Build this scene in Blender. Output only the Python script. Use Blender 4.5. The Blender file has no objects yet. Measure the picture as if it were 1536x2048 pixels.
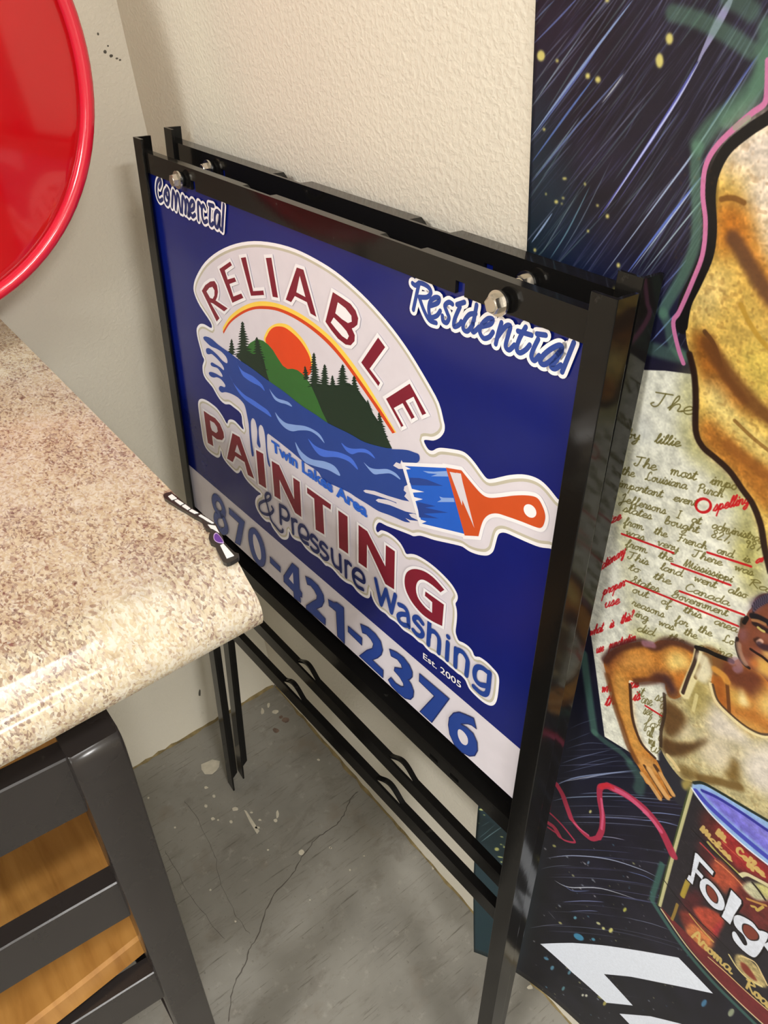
import bpy, bmesh, math, random
import numpy as np
from mathutils import Vector, Matrix

random.seed(7)
S = bpy.context.scene
COL = S.collection

# ------------------------------------------------------------------ camera
F_PX = 1629.6
CAM_LOC = np.array([1.02847828, -0.4018696, 1.22544133])
CAM_ROT = (0.91523661, 0.07116811, 0.92039388)
cam = bpy.data.cameras.new('camera')
cam.sensor_fit = 'VERTICAL'
cam.sensor_height = 36.0
cam.lens = 36.0 * F_PX / 2048.0
cam.clip_start = 0.01
camo = bpy.data.objects.new('camera', cam)
camo.location = CAM_LOC
camo.rotation_euler = CAM_ROT
COL.objects.link(camo)
S.camera = camo

# ------------------------------------------------------------------ world, lamps, exposure
world = bpy.data.worlds.new('world')
S.world = world
world.use_nodes = True
world.node_tree.nodes['Background'].inputs[0].default_value = (1.0, 0.96, 0.9, 1)
world.node_tree.nodes['Background'].inputs[1].default_value = 0.06


def area(name, loc, size, power, color=(1, 0.985, 0.96), rot=(0, 0, 0)):
    l = bpy.data.lights.new(name, 'AREA')
    l.shape = 'RECTANGLE'
    l.size, l.size_y = size
    l.energy = power
    l.color = color
    o = bpy.data.objects.new(name, l)
    o.location = loc
    o.rotation_euler = rot
    COL.objects.link(o)
    return o


CEIL = 2.75
area('troffer_lamp', (4.30, -0.80, CEIL - 0.03), (0.35, 0.70), 140)
area('troffer_lamp', (2.30, -0.85, CEIL - 0.03), (0.12, 1.40), 22)
area('troffer_lamp', (1.70, -2.60, CEIL - 0.03), (0.45, 0.90), 98)
area('troffer_lamp', (4.30, -4.00, CEIL - 0.03), (0.60, 1.20), 50)

S.view_settings.view_transform = 'Standard'
S.view_settings.look = 'None'
S.view_settings.gamma = 1.0
S.view_settings.use_curve_mapping = False
S.view_settings.exposure = 0.0

# ------------------------------------------------------------------ helpers
def rot_matrix(r):
    a, b, c = r
    Rx = np.array([[1, 0, 0], [0, math.cos(a), -math.sin(a)], [0, math.sin(a), math.cos(a)]])
    Ry = np.array([[math.cos(b), 0, math.sin(b)], [0, 1, 0], [-math.sin(b), 0, math.cos(b)]])
    Rz = np.array([[math.cos(c), -math.sin(c), 0], [math.sin(c), math.cos(c), 0], [0, 0, 1]])
    return Rz @ Ry @ Rx


RC = rot_matrix(CAM_ROT)


def rays(px):
    px = np.atleast_2d(np.asarray(px, float))
    d = np.stack([(px[:, 0] - 768) / F_PX, -(px[:, 1] - 1024) / F_PX, -np.ones(len(px))], 1)
    return d @ RC.T


def on_plane(px, pt, n):
    """measured photo points -> real points on a known plane"""
    d = rays(px)
    n = np.asarray(n, float)
    t = ((np.asarray(pt, float) - CAM_LOC) @ n) / (d @ n)
    return CAM_LOC + d * t[:, None]


# crops the measurements were read from: (x0, y0, zoom)
CR = {'px': (0, 0, 1), 'A': (380, 460, 2.9538), 'B': (380, 760, 2.9538), 'C': (720, 820, 3.339), 'D': (300, 330, 3.84),
      'K': (390, 640, 6.144), 'L': (590, 670, 6.4), 'M': (390, 790, 5.689), 'N': (640, 960, 5.12), 'O': (500, 960, 5.908),
      'P': (740, 1150, 5.689), 'Q': (410, 970, 5.12), 'R': (700, 1220, 5.486), 'S': (240, 240, 6.4), 'T': (820, 560, 4.267),
      'U': (460, 1060, 6.4), 'V': (440, 1200, 5.12), 'W': (1040, 1300, 5.908), 'X': (1300, 380, 5.12), 'Y': (1180, 1240, 4.3146),
      'Z': (860, 1560, 6.825), 'E': (300, 940, 4.8), 'H': (1400, 1150, 10.24), 'G': (1360, 1560, 8.534),
      'M1': (1040, 0, 2.6957), 'M2': (1040, 700, 3.0968), 'M3': (1100, 1150, 3.523), 'M4': (920, 1550, 2.4935),
      'M5': (1300, 1550, 4.114), 'X0': (1300, 0, 5.12), 'M6': (1180, 980, 4.3146)}


def px(*a):
    """px('A', [(x, y)..], 'B', [...]) -> photo pixel coordinates"""
    out = []
    for k in range(0, len(a), 2):
        x0, y0, s = CR[a[k]]
        out += [(x0 + x / s, y0 + y / s) for x, y in a[k + 1]]
    return np.array(out)


def smooth(p, n=6, closed=False):
    p = np.asarray(p, float)
    N = len(p)
    if N < 3:
        return p
    out = []
    for i in range(N if closed else N - 1):
        if closed:
            a, b, c, d = p[i - 1], p[i], p[(i + 1) % N], p[(i + 2) % N]
        else:
            a, b, c, d = p[max(i - 1, 0)], p[i], p[i + 1], p[min(i + 2, N - 1)]
        for k in range(n):
            t = k / n
            out.append(0.5 * (2 * b + (c - a) * t + (2 * a - 5 * b + 4 * c - d) * t * t + (3 * b - a - 3 * c + d) * t ** 3))
    if not closed:
        out.append(p[-1])
    return np.array(out)


def link(name, mesh, mat=None, parent=None):
    o = bpy.data.objects.new(name, mesh)
    COL.objects.link(o)
    if mat is not None:
        mesh.materials.append(mat)
    if parent is not None:
        o.parent = parent
    return o


def bm_obj(name, bm, mat=None, parent=None, smooth_shade=False):
    me = bpy.data.meshes.new(name)
    bm.normal_update()
    bm.to_mesh(me)
    bm.free()
    if smooth_shade:
        for f in me.polygons:
            f.use_smooth = True
    return link(name, me, mat, parent)


def add_box(bm, a, b, bevel=0.0):
    x0, y0, z0 = a
    x1, y1, z1 = b
    g = bmesh.ops.create_cube(bm, size=1.0)
    vs = g['verts']
    for v in vs:
        v.co = Vector(((x0 + x1) / 2 + v.co.x * (x1 - x0), (y0 + y1) / 2 + v.co.y * (y1 - y0), (z0 + z1) / 2 + v.co.z * (z1 - z0)))
    if bevel:
        es = {e for v in vs for e in v.link_edges}
        bmesh.ops.bevel(bm, geom=list(es), offset=bevel, segments=2, affect='EDGES', profile=0.5)


def add_cyl(bm, c, axis, r, h, seg=24, r2=None):
    """cylinder from c along axis"""
    axis = Vector(axis).normalized()
    q = Vector((0, 0, 1)).rotation_difference(axis).to_matrix().to_4x4()
    m = Matrix.Translation(Vector(c) + axis * (h / 2)) @ q
    bmesh.ops.create_cone(bm, cap_ends=True, cap_tris=False, segments=seg, radius1=r, radius2=r if r2 is None else r2, depth=h, matrix=m)


def extrude_profile(bm, prof, axis_fn, t0, t1, n=1, close=True):
    """sweep a closed 2D profile between t0 and t1; axis_fn(p, t) -> 3D"""
    rows = []
    for k in range(n + 1):
        t = t0 + (t1 - t0) * k / n
        rows.append([bm.verts.new(axis_fn(p, t)) for p in prof])
    m = len(prof)
    for a, b in zip(rows[:-1], rows[1:]):
        for i in range(m):
            bm.faces.new((a[i], a[(i + 1) % m], b[(i + 1) % m], b[i]))
    if close:
        bm.faces.new(rows[0][::-1])
        bm.faces.new(rows[-1])
    bmesh.ops.recalc_face_normals(bm, faces=bm.faces[:])


def thing(name, label, cat, matrix=None, group=None):
    o = bpy.data.objects.new(name, None)
    o.empty_display_size = 0.05
    COL.objects.link(o)
    if matrix is not None:
        o.matrix_world = matrix
    tag(o, label, cat, group)
    return o


def tag(o, label, cat, group=None):
    o['label'] = label
    o['category'] = cat
    if group:
        o['group'] = group
    return o


def structure(o):
    o['kind'] = 'structure'
    return o


# ------------------------------------------------------------------ materials
def srgb(r, g=None, b=None):
    c = (r, g, b)
    out = []
    for v in c:
        v /= 255.0
        out.append(v / 12.92 if v <= 0.04045 else ((v + 0.055) / 1.055) ** 2.4)
    return (*out, 1.0)


class NT:
    """small node-tree writer"""
    def __init__(self, name):
        self.m = bpy.data.materials.new(name)
        self.m.use_nodes = True
        self.t = self.m.node_tree
        self.b = self.t.nodes['Principled BSDF']

    def n(self, kind, **kw):
        nd = self.t.nodes.new(kind)
        for k, v in kw.items():
            if k.startswith('i_'):
                key = k[2:].replace('_', ' ')
                nd.inputs[int(key) if key.isdigit() else key].default_value = v
            else:
                setattr(nd, k, v)
        return nd

    def l(self, a, b):
        self.t.links.new(a, b)

    def ramp(self, fac, stops, interp='LINEAR'):
        r = self.n('ShaderNodeValToRGB')
        r.color_ramp.interpolation = interp
        el = r.color_ramp.elements
        while len(el) < len(stops):
            el.new(0.5)
        for e, (p, c) in zip(el, stops):
            e.position = p
            e.color = c if len(c) == 4 else (*c, 1)
        self.l(fac, r.inputs[0])
        return r.outputs[0]

    def noise(self, scale, detail=4, rough=0.55, vec=None, dist=0.0):
        nd = self.n('ShaderNodeTexNoise')
        nd.inputs['Scale'].default_value = scale
        nd.inputs['Detail'].default_value = detail
        nd.inputs['Roughness'].default_value = rough
        nd.inputs['Distortion'].default_value = dist
        if vec is not None:
            self.l(vec, nd.inputs['Vector'])
        return nd.outputs[0]

    def mix(self, fac, a, b, mode='MIX'):
        nd = self.n('ShaderNodeMix', data_type='RGBA', blend_type=mode)
        for sock, v in ((nd.inputs[0], fac), (nd.inputs[6], a), (nd.inputs[7], b)):
            if isinstance(v, bpy.types.NodeSocket):
                self.l(v, sock)
            else:
                sock.default_value = v
        return nd.outputs[2]

    def coord(self, scale=(1, 1, 1), rot=(0, 0, 0), which='Object'):
        tc = self.n('ShaderNodeTexCoord')
        mp = self.n('ShaderNodeMapping')
        mp.inputs['Scale'].default_value = scale
        mp.inputs['Rotation'].default_value = rot
        self.l(tc.outputs[which], mp.inputs[0])
        return mp.outputs[0]

    def bump(self, height, strength=0.3, dist=0.002):
        nd = self.n('ShaderNodeBump')
        nd.inputs['Strength'].default_value = strength
        nd.inputs['Distance'].default_value = dist
        self.l(height, nd.inputs['Height'])
        self.l(nd.outputs[0], self.b.inputs['Normal'])

    def base(self, c):
        if isinstance(c, bpy.types.NodeSocket):
            self.l(c, self.b.inputs['Base Color'])
        else:
            self.b.inputs['Base Color'].default_value = c

    def set(self, rough=0.5, metal=0.0, spec=0.5, coat=0.0, coat_rough=0.05):
        self.b.inputs['Roughness'].default_value = rough
        self.b.inputs['Metallic'].default_value = metal
        self.b.inputs['Specular IOR Level'].default_value = spec
        self.b.inputs['Coat Weight'].default_value = coat
        self.b.inputs['Coat Roughness'].default_value = coat_rough
        return self.m


def plain(name, rgb, rough=0.5, metal=0.0, var=0.06, scale=40, **kw):
    t = NT(name)
    c = srgb(*rgb)
    lo = tuple(v * (1 - var) for v in c[:3]) + (1,)
    hi = tuple(min(1, v * (1 + var)) for v in c[:3]) + (1,)
    t.base(t.ramp(t.noise(scale, 3, 0.5, t.coord()), [(0.3, lo), (0.7, hi)]))
    return t.set(rough, metal, **kw)


def wall_material(name, rgb):
    t = NT(name)
    v = t.coord()
    big = t.noise(2.2, 3, 0.5, v)
    c = srgb(*rgb)
    base = t.ramp(big, [(0.3, tuple(x * 0.94 for x in c[:3])), (0.7, tuple(min(1, x * 1.04) for x in c[:3]))])
    # faint scuffs and dirt
    d = t.noise(22, 6, 0.7, t.coord((1, 1, 0.6)))
    dm = t.ramp(d, [(0.66, (0, 0, 0)), (0.78, (0.35, 0.35, 0.35))])
    t.base(t.mix(dm, base, srgb(150, 140, 118)))
    n1 = t.noise(210, 2, 0.5, v, 0.3)
    h = t.ramp(n1, [(0.38, (0, 0, 0)), (0.66, (1, 1, 1))])
    t.bump(h, 0.30, 0.0011)
    return t.set(0.55, spec=0.35)


def floor_material():
    t = NT('polished_concrete')
    v = t.coord()
    a = t.noise(3.5, 5, 0.6, v, 0.3)
    base = t.ramp(a, [(0.3, srgb(116, 113, 106)), (0.5, srgb(136, 133, 125)), (0.72, srgb(153, 150, 142))])
    # fine trowel scratches running one way
    sc = t.noise(1.0, 6, 0.7, t.coord((240, 14, 1), (0, 0, math.radians(38))))
    sm = t.ramp(sc, [(0.32, (0.8, 0.8, 0.8)), (0.42, (0, 0, 0))])
    base = t.mix(sm, base, srgb(88, 82, 74))
    sp = t.noise(160, 3, 0.6, v)
    spm = t.ramp(sp, [(0.25, (0.55, 0.55, 0.55)), (0.36, (0, 0, 0))])
    base = t.mix(spm, base, srgb(95, 88, 80))
    br = t.noise(9, 4, 0.6, v)
    brm = t.ramp(br, [(0.60, (0, 0, 0)), (0.74, (0.5, 0.5, 0.5))])
    base = t.mix(brm, base, srgb(122, 108, 92))
    st = t.noise(26, 5, 0.7, t.coord((1, 0.5, 1), (0, 0, math.radians(38))), 0.5)
    stm = t.ramp(st, [(0.34, (0.34, 0.34, 0.34)), (0.46, (0, 0, 0)), (0.60, (0, 0, 0)), (0.72, (0.0, 0.0, 0.0))])
    base = t.mix(stm, base, srgb(104, 97, 88))
    lt = t.ramp(t.noise(48, 4, 0.65, v), [(0.60, (0, 0, 0)), (0.74, (0.5, 0.5, 0.5))])
    base = t.mix(lt, base, srgb(172, 167, 156))
    t.base(base)
    t.bump(sp, 0.12, 0.001)
    rr = t.ramp(a, [(0.3, (0.34, 0.34, 0.34)), (0.7, (0.5, 0.5, 0.5))])
    t.l(rr, t.b.inputs['Roughness'])
    t.b.inputs['Specular IOR Level'].default_value = 0.4
    return t.m


def granite_material():
    t = NT('granite_laminate')
    R = (0, 0, math.radians(-14))
    v = t.coord((1, 1.5, 1), R)
    a = t.noise(70, 6, 0.7, v, 0.5)
    base = t.ramp(a, [(0.30, srgb(140, 114, 94)), (0.42, srgb(180, 158, 130)), (0.54, srgb(202, 187, 160)), (0.70, srgb(218, 211, 197))])
    g = t.noise(8, 4, 0.6, v, 0.5)
    gm = t.ramp(g, [(0.46, (0, 0, 0)), (0.66, (0.7, 0.7, 0.7))])
    base = t.mix(gm, base, t.ramp(a, [(0.3, srgb(140, 122, 118)), (0.6, srgb(203, 193, 187))]))
    # wine and grey flecks that gather in drifts
    f = t.noise(125, 5, 0.7, t.coord((1, 1.9, 1), R), 0.6)
    drift = t.noise(13, 4, 0.65, v, 0.6)
    fm = t.ramp(f, [(0.53, (0, 0, 0)), (0.60, (1, 1, 1))])
    dm = t.ramp(drift, [(0.42, (0.12, 0.12, 0.12)), (0.60, (0.85, 0.85, 0.85))])
    fac = t.mix(1.0, fm, dm, 'MULTIPLY')
    fc = t.ramp(t.noise(30, 2, 0.5, v), [(0.4, srgb(128, 84, 78)), (0.6, srgb(108, 92, 92))])
    base = t.mix(fac, base, fc)
    k = t.noise(210, 3, 0.6, v, 0.4)
    km = t.ramp(k, [(0.65, (0, 0, 0)), (0.70, (0.9, 0.9, 0.9))])
    base = t.mix(km, base, srgb(88, 62, 54))
    w = t.noise(120, 4, 0.6, v)
    wm = t.ramp(w, [(0.58, (0, 0, 0)), (0.68, (0.7, 0.7, 0.7))])
    base = t.mix(wm, base, srgb(220, 209, 182))
    # crystalline grain: small irregular cells of cream, tan, grey and wine
    wv = t.n('ShaderNodeTexNoise')
    wv.inputs['Scale'].default_value = 60
    wv.inputs['Detail'].default_value = 3
    t.l(v, wv.inputs['Vector'])
    off = t.n('ShaderNodeVectorMath', operation='MULTIPLY_ADD')
    t.l(wv.outputs[1], off.inputs[0])
    off.inputs[1].default_value = (0.012, 0.012, 0.012)
    t.l(v, off.inputs[2])
    vo = t.n('ShaderNodeTexVoronoi')
    vo.inputs['Scale'].default_value = 430
    t.l(off.outputs[0], vo.inputs['Vector'])
    sx = t.n('ShaderNodeSeparateColor')
    t.l(vo.outputs['Color'], sx.inputs[0])
    shift = t.n('ShaderNodeMath', operation='MULTIPLY_ADD')
    t.l(drift, shift.inputs[0])
    shift.inputs[1].default_value = -1.5
    shift.inputs[2].default_value = 0.75
    sm = t.n('ShaderNodeMath', operation='ADD')
    t.l(sx.outputs[0], sm.inputs[0])
    t.l(shift.outputs[0], sm.inputs[1])
    cell = t.ramp(sm.outputs[0], [(0.02, srgb(104, 70, 68)), (0.11, srgb(140, 104, 98)), (0.20, srgb(184, 164, 150)), (0.42, srgb(206, 189, 156)), (0.62, srgb(216, 204, 176)), (0.86, srgb(230, 226, 214))])
    base = t.mix(0.5, base, cell)
    t.base(base)
    t.bump(f, 0.04, 0.0004)
    return t.set(0.15, spec=0.5)


def wood_material():
    t = NT('honey_wood')
    v = t.coord((4, 34, 4))
    a = t.noise(1.5, 5, 0.6, v, 0.6)
    base = t.ramp(a, [(0.3, srgb(150, 102, 46)), (0.5, srgb(178, 128, 64)), (0.75, srgb(194, 144, 78))])
    p = t.ramp(t.noise(9, 2, 0.5, t.coord()), [(0.4, (0, 0, 0)), (0.62, (0.45, 0.45, 0.45))])
    t.base(t.mix(p, base, srgb(136, 90, 40)))
    return t.set(0.3, spec=0.5)


def black_paint(name, rgb=(20, 19, 18), rough=0.10, spec=0.25):
    t = NT(name)
    v = t.coord()
    c = srgb(*rgb)
    s = t.noise(60, 5, 0.7, v)
    m = t.ramp(s, [(0.66, (0, 0, 0)), (0.76, (0.14, 0.14, 0.14))])
    t.base(t.mix(m, c, srgb(120, 116, 108)))
    t.l(t.ramp(t.noise(14, 4, 0.6, v), [(0.3, (rough * 0.8,) * 3), (0.7, (rough * 1.5,) * 3)]), t.b.inputs['Roughness'])
    t.bump(t.noise(150, 2, 0.5, v), 0.05, 0.0006)
    t.b.inputs['Specular IOR Level'].default_value = spec
    return t.m


M_WALL = wall_material('cream_wall_paint', (223, 217, 202))
M_FLOOR = floor_material()
M_CEIL = plain('ceiling_white', (225, 222, 214), 0.8)
M_GRANITE = granite_material()
M_WOOD = wood_material()
M_BLACK = black_paint('gloss_black_enamel')
M_CHAIR = black_paint('espresso_lacquer', (40, 36, 35), 0.22, 0.4)
M_CHROME = plain('zinc_bolt', (205, 200, 192), 0.22, 1.0, 0.05, 200)
M_RUBBER = plain('black_spacer', (18, 18, 18), 0.35)
M_RED = plain('red_enamel', (178, 10, 18), 0.10, 0.0, 0.04, 12, coat=0.4)
M_REDRIM = plain('red_rim_enamel', (204, 26, 52), 0.2, 0.0, 0.04, 12, coat=0.3)
M_CRACK = plain('crack_dirt', (88, 83, 76), 0.9)
M_SPOT = plain('dried_paint', (205, 198, 180), 0.7, 0.0, 0.1, 80)
M_GLUE = plain('old_adhesive', (128, 112, 74), 0.8, 0.0, 0.4, 60)
M_STAIN = plain('rust_stain', (112, 92, 80), 0.6, 0.0, 0.35, 90)
M_SCUFF = plain('scuff_mark', (92, 88, 78), 0.8, 0.0, 0.3, 90)

# ------------------------------------------------------------------ room shell
def slab(name, a, b, mat):
    bm = bmesh.new()
    add_box(bm, a, b)
    return structure(bm_obj(name, bm, mat))


RX, RY = 6.2, -6.2
floor = slab('floor', (-0.12, RY - 0.12, -0.1), (RX + 0.12, 0.12, 0.0), M_FLOOR)
wall_back = slab('wall_back', (0, 0, 0), (RX, 0.12, CEIL), M_WALL)
wall_left = slab('wall_left', (-0.12, RY, 0), (0, 0.12, CEIL), M_WALL)
slab('wall_right', (RX, RY, 0), (RX + 0.12, 0.12, CEIL), M_WALL)
slab('wall_front', (-0.12, RY - 0.12, 0), (RX + 0.12, RY, CEIL), M_WALL)
slab('ceiling', (-0.12, RY - 0.12, CEIL), (RX + 0.12, 0.12, CEIL + 0.1), M_CEIL)


def flat_poly(name, pts3, mat, parent, thick=0.0004, nrm=(0, 0, 1)):
    """a thin raised patch on a flat surface"""
    bm = bmesh.new()
    n = Vector(nrm)
    top = [bm.verts.new(Vector(p) + n * thick) for p in pts3]
    bot = [bm.verts.new(Vector(p) - n * 0.0005) for p in pts3]
    bm.faces.new(top)
    for i in range(len(top)):
        j = (i + 1) % len(top)
        bm.faces.new((top[i], bot[i], bot[j], top[j]))
    bmesh.ops.recalc_face_normals(bm, faces=bm.faces[:])
    return bm_obj(name, bm, mat, parent)


def ribbon_pts(p, w):
    """outline of a 2D polyline of width w (array or number)"""
    p = np.asarray(p, float)
    w = np.broadcast_to(np.asarray(w, float), (len(p),))
    d = np.gradient(p, axis=0)
    d /= np.maximum(np.linalg.norm(d, axis=1), 1e-9)[:, None]
    n = np.stack([-d[:, 1], d[:, 0]], 1)
    return np.vstack([p + n * w[:, None] / 2, (p - n * w[:, None] / 2)[::-1]])


def floor_pts(pxs):
    return on_plane(pxs, (0, 0, 0), (0, 0, 1))


def crack(pxs, w):
    q = floor_pts(smooth(pxs, 5))[:, :2]
    q = q + np.random.RandomState(3).normal(0, 0.0007, q.shape)
    ww = w * (0.6 + 0.8 * np.random.RandomState(5).rand(len(q)))
    ww[0] = ww[-1] = 0.0002
    o = ribbon_pts(q, ww)
    flat_poly('crack', [(x, y, 0) for x, y in o], M_CRACK, floor, 0.0002)


crack([(716, 1582), (700, 1600), (690, 1625), (672, 1650), (640, 1672), (622, 1690), (600, 1720), (585, 1748), (548, 1790), (530, 1830), (515, 1872), (498, 1900), (490, 1930), (470, 1965), (462, 2000), (456, 2046)], 0.0015)
crack([(368, 1600), (390, 1630), (416, 1680), (432, 1720), (440, 1760), (462, 1810), (478, 1840), (500, 1870)], 0.0006)
crack([(330, 1700), (352, 1740), (380, 1790), (410, 1830), (450, 1880)], 0.0006)

rs = np.random.RandomState(11)


def blob(pxc, rpx, mat, name, k=9, plane='floor'):
    c = np.array(pxc, float)
    a = np.linspace(0, 2 * math.pi, k, endpoint=False)
    r = np.array(rpx)[None] * (0.75 + 0.5 * rs.rand(k))[:, None]
    q = c + np.stack([np.cos(a), np.sin(a)], 1) * r
    if plane == 'floor':
        return flat_poly(name, floor_pts(q), mat, floor, 0.0003)
    if plane == 'left':
        return flat_poly(name, on_plane(q, (0, 0, 0), (1, 0, 0)), mat, wall_left, 0.0003, (1, 0, 0))
    return flat_poly(name, on_plane(q, (0, 0, 0), (0, 1, 0)), mat, wall_back, 0.0003, (0, -1, 0))


for c, r in [((421, 1534), (20, 15)), ((525, 1422), (3, 7)), ((537, 1410), (3, 5)), ((551, 1424), (6, 4)), ((412, 1575), (4, 3)), ((428, 1592), (3, 3)),
             ((426, 1638), (4, 3)), ((412, 1612), (3, 3)), ((436, 1640), (2, 2)), ((462, 1644), (3, 3)), ((470, 1618), (6, 4)), ((555, 1628), (3, 9)),
             ((551, 1641), (4, 3)), ((603, 1705), (5, 6)), ((660, 1695), (2, 2)), ((520, 1640), (3, 2)), ((637, 1520), (3, 2)), ((866, 1733), (3, 6)),
             ((421, 1780), (2, 2)), ((662, 1696), (2, 2)), ((1060, 1974), (6, 4)), ((471, 1843), (2, 2)), ((297, 1596), (2, 2)), ((728, 1712), (2, 1)),
             ((350, 1655), (2, 2)), ((700, 1740), (2, 2)), ((515, 1655), (5, 2)), ((503, 1625), (3, 2)), ((536, 1700), (2, 2)), ((620, 1800), (2, 1))]:
    blob(c, r, M_SPOT, 'paint_spot')
flat_poly('paint_streak', floor_pts([(488, 1620), (493, 1622), (519, 1662), (514, 1668), (500, 1645)]), M_SPOT, floor, 0.0003)
for c, r in [((552, 1461), (6, 5)), ((570, 1440), (8, 5)), ((562, 1434), (5, 3))]:
    blob(c, r, M_STAIN, 'rust_stain')
blob((399, 1386), (2.5, 7), M_SCUFF, 'scuff_mark', 8, 'left')
for c, r in [((222, 112), (4, 3)), ((234, 117), (3, 2)), ((210, 104), (3, 4)), ((196, 68), (2, 3)), ((216, 92), (2, 2)), ((240, 120), (2, 2))]:
    blob(c, r, M_SCUFF, 'scuff_mark', 7, 'left')


def glue_strip(name, a, b, along):
    """ragged strip of old baseboard adhesive where wall meets floor"""
    bm = bmesh.new()
    n = 70
    r = np.random.RandomState(9)
    rows = []
    for k in range(n + 1):
        s = a + (b - a) * k / n
        h = 0.002 + 0.006 * r.rand() ** 2
        w = 0.002 + 0.005 * r.rand() ** 2
        pts = [(0, 0), (w, 0), (w * 0.6, h * 0.5), (0, h)]
        if along == 'y':
            rows.append([bm.verts.new((p - 0.0004, s, z)) for p, z in pts])
        else:
            rows.append([bm.verts.new((s, -p + 0.0004, z)) for p, z in pts])
    for u, v in zip(rows[:-1], rows[1:]):
        for i in range(4):
            bm.faces.new((u[i], u[(i + 1) % 4], v[(i + 1) % 4], v[i]))
    bm.faces.new(rows[0][::-1])
    bm.faces.new(rows[-1])
    bmesh.ops.recalc_face_normals(bm, faces=bm.faces[:])
    return structure(bm_obj(name, bm, M_GLUE))


glue_strip('trim_1', -0.9, -0.004, 'y')
glue_strip('trim_2', 0.006, 1.2, 'x')

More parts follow.
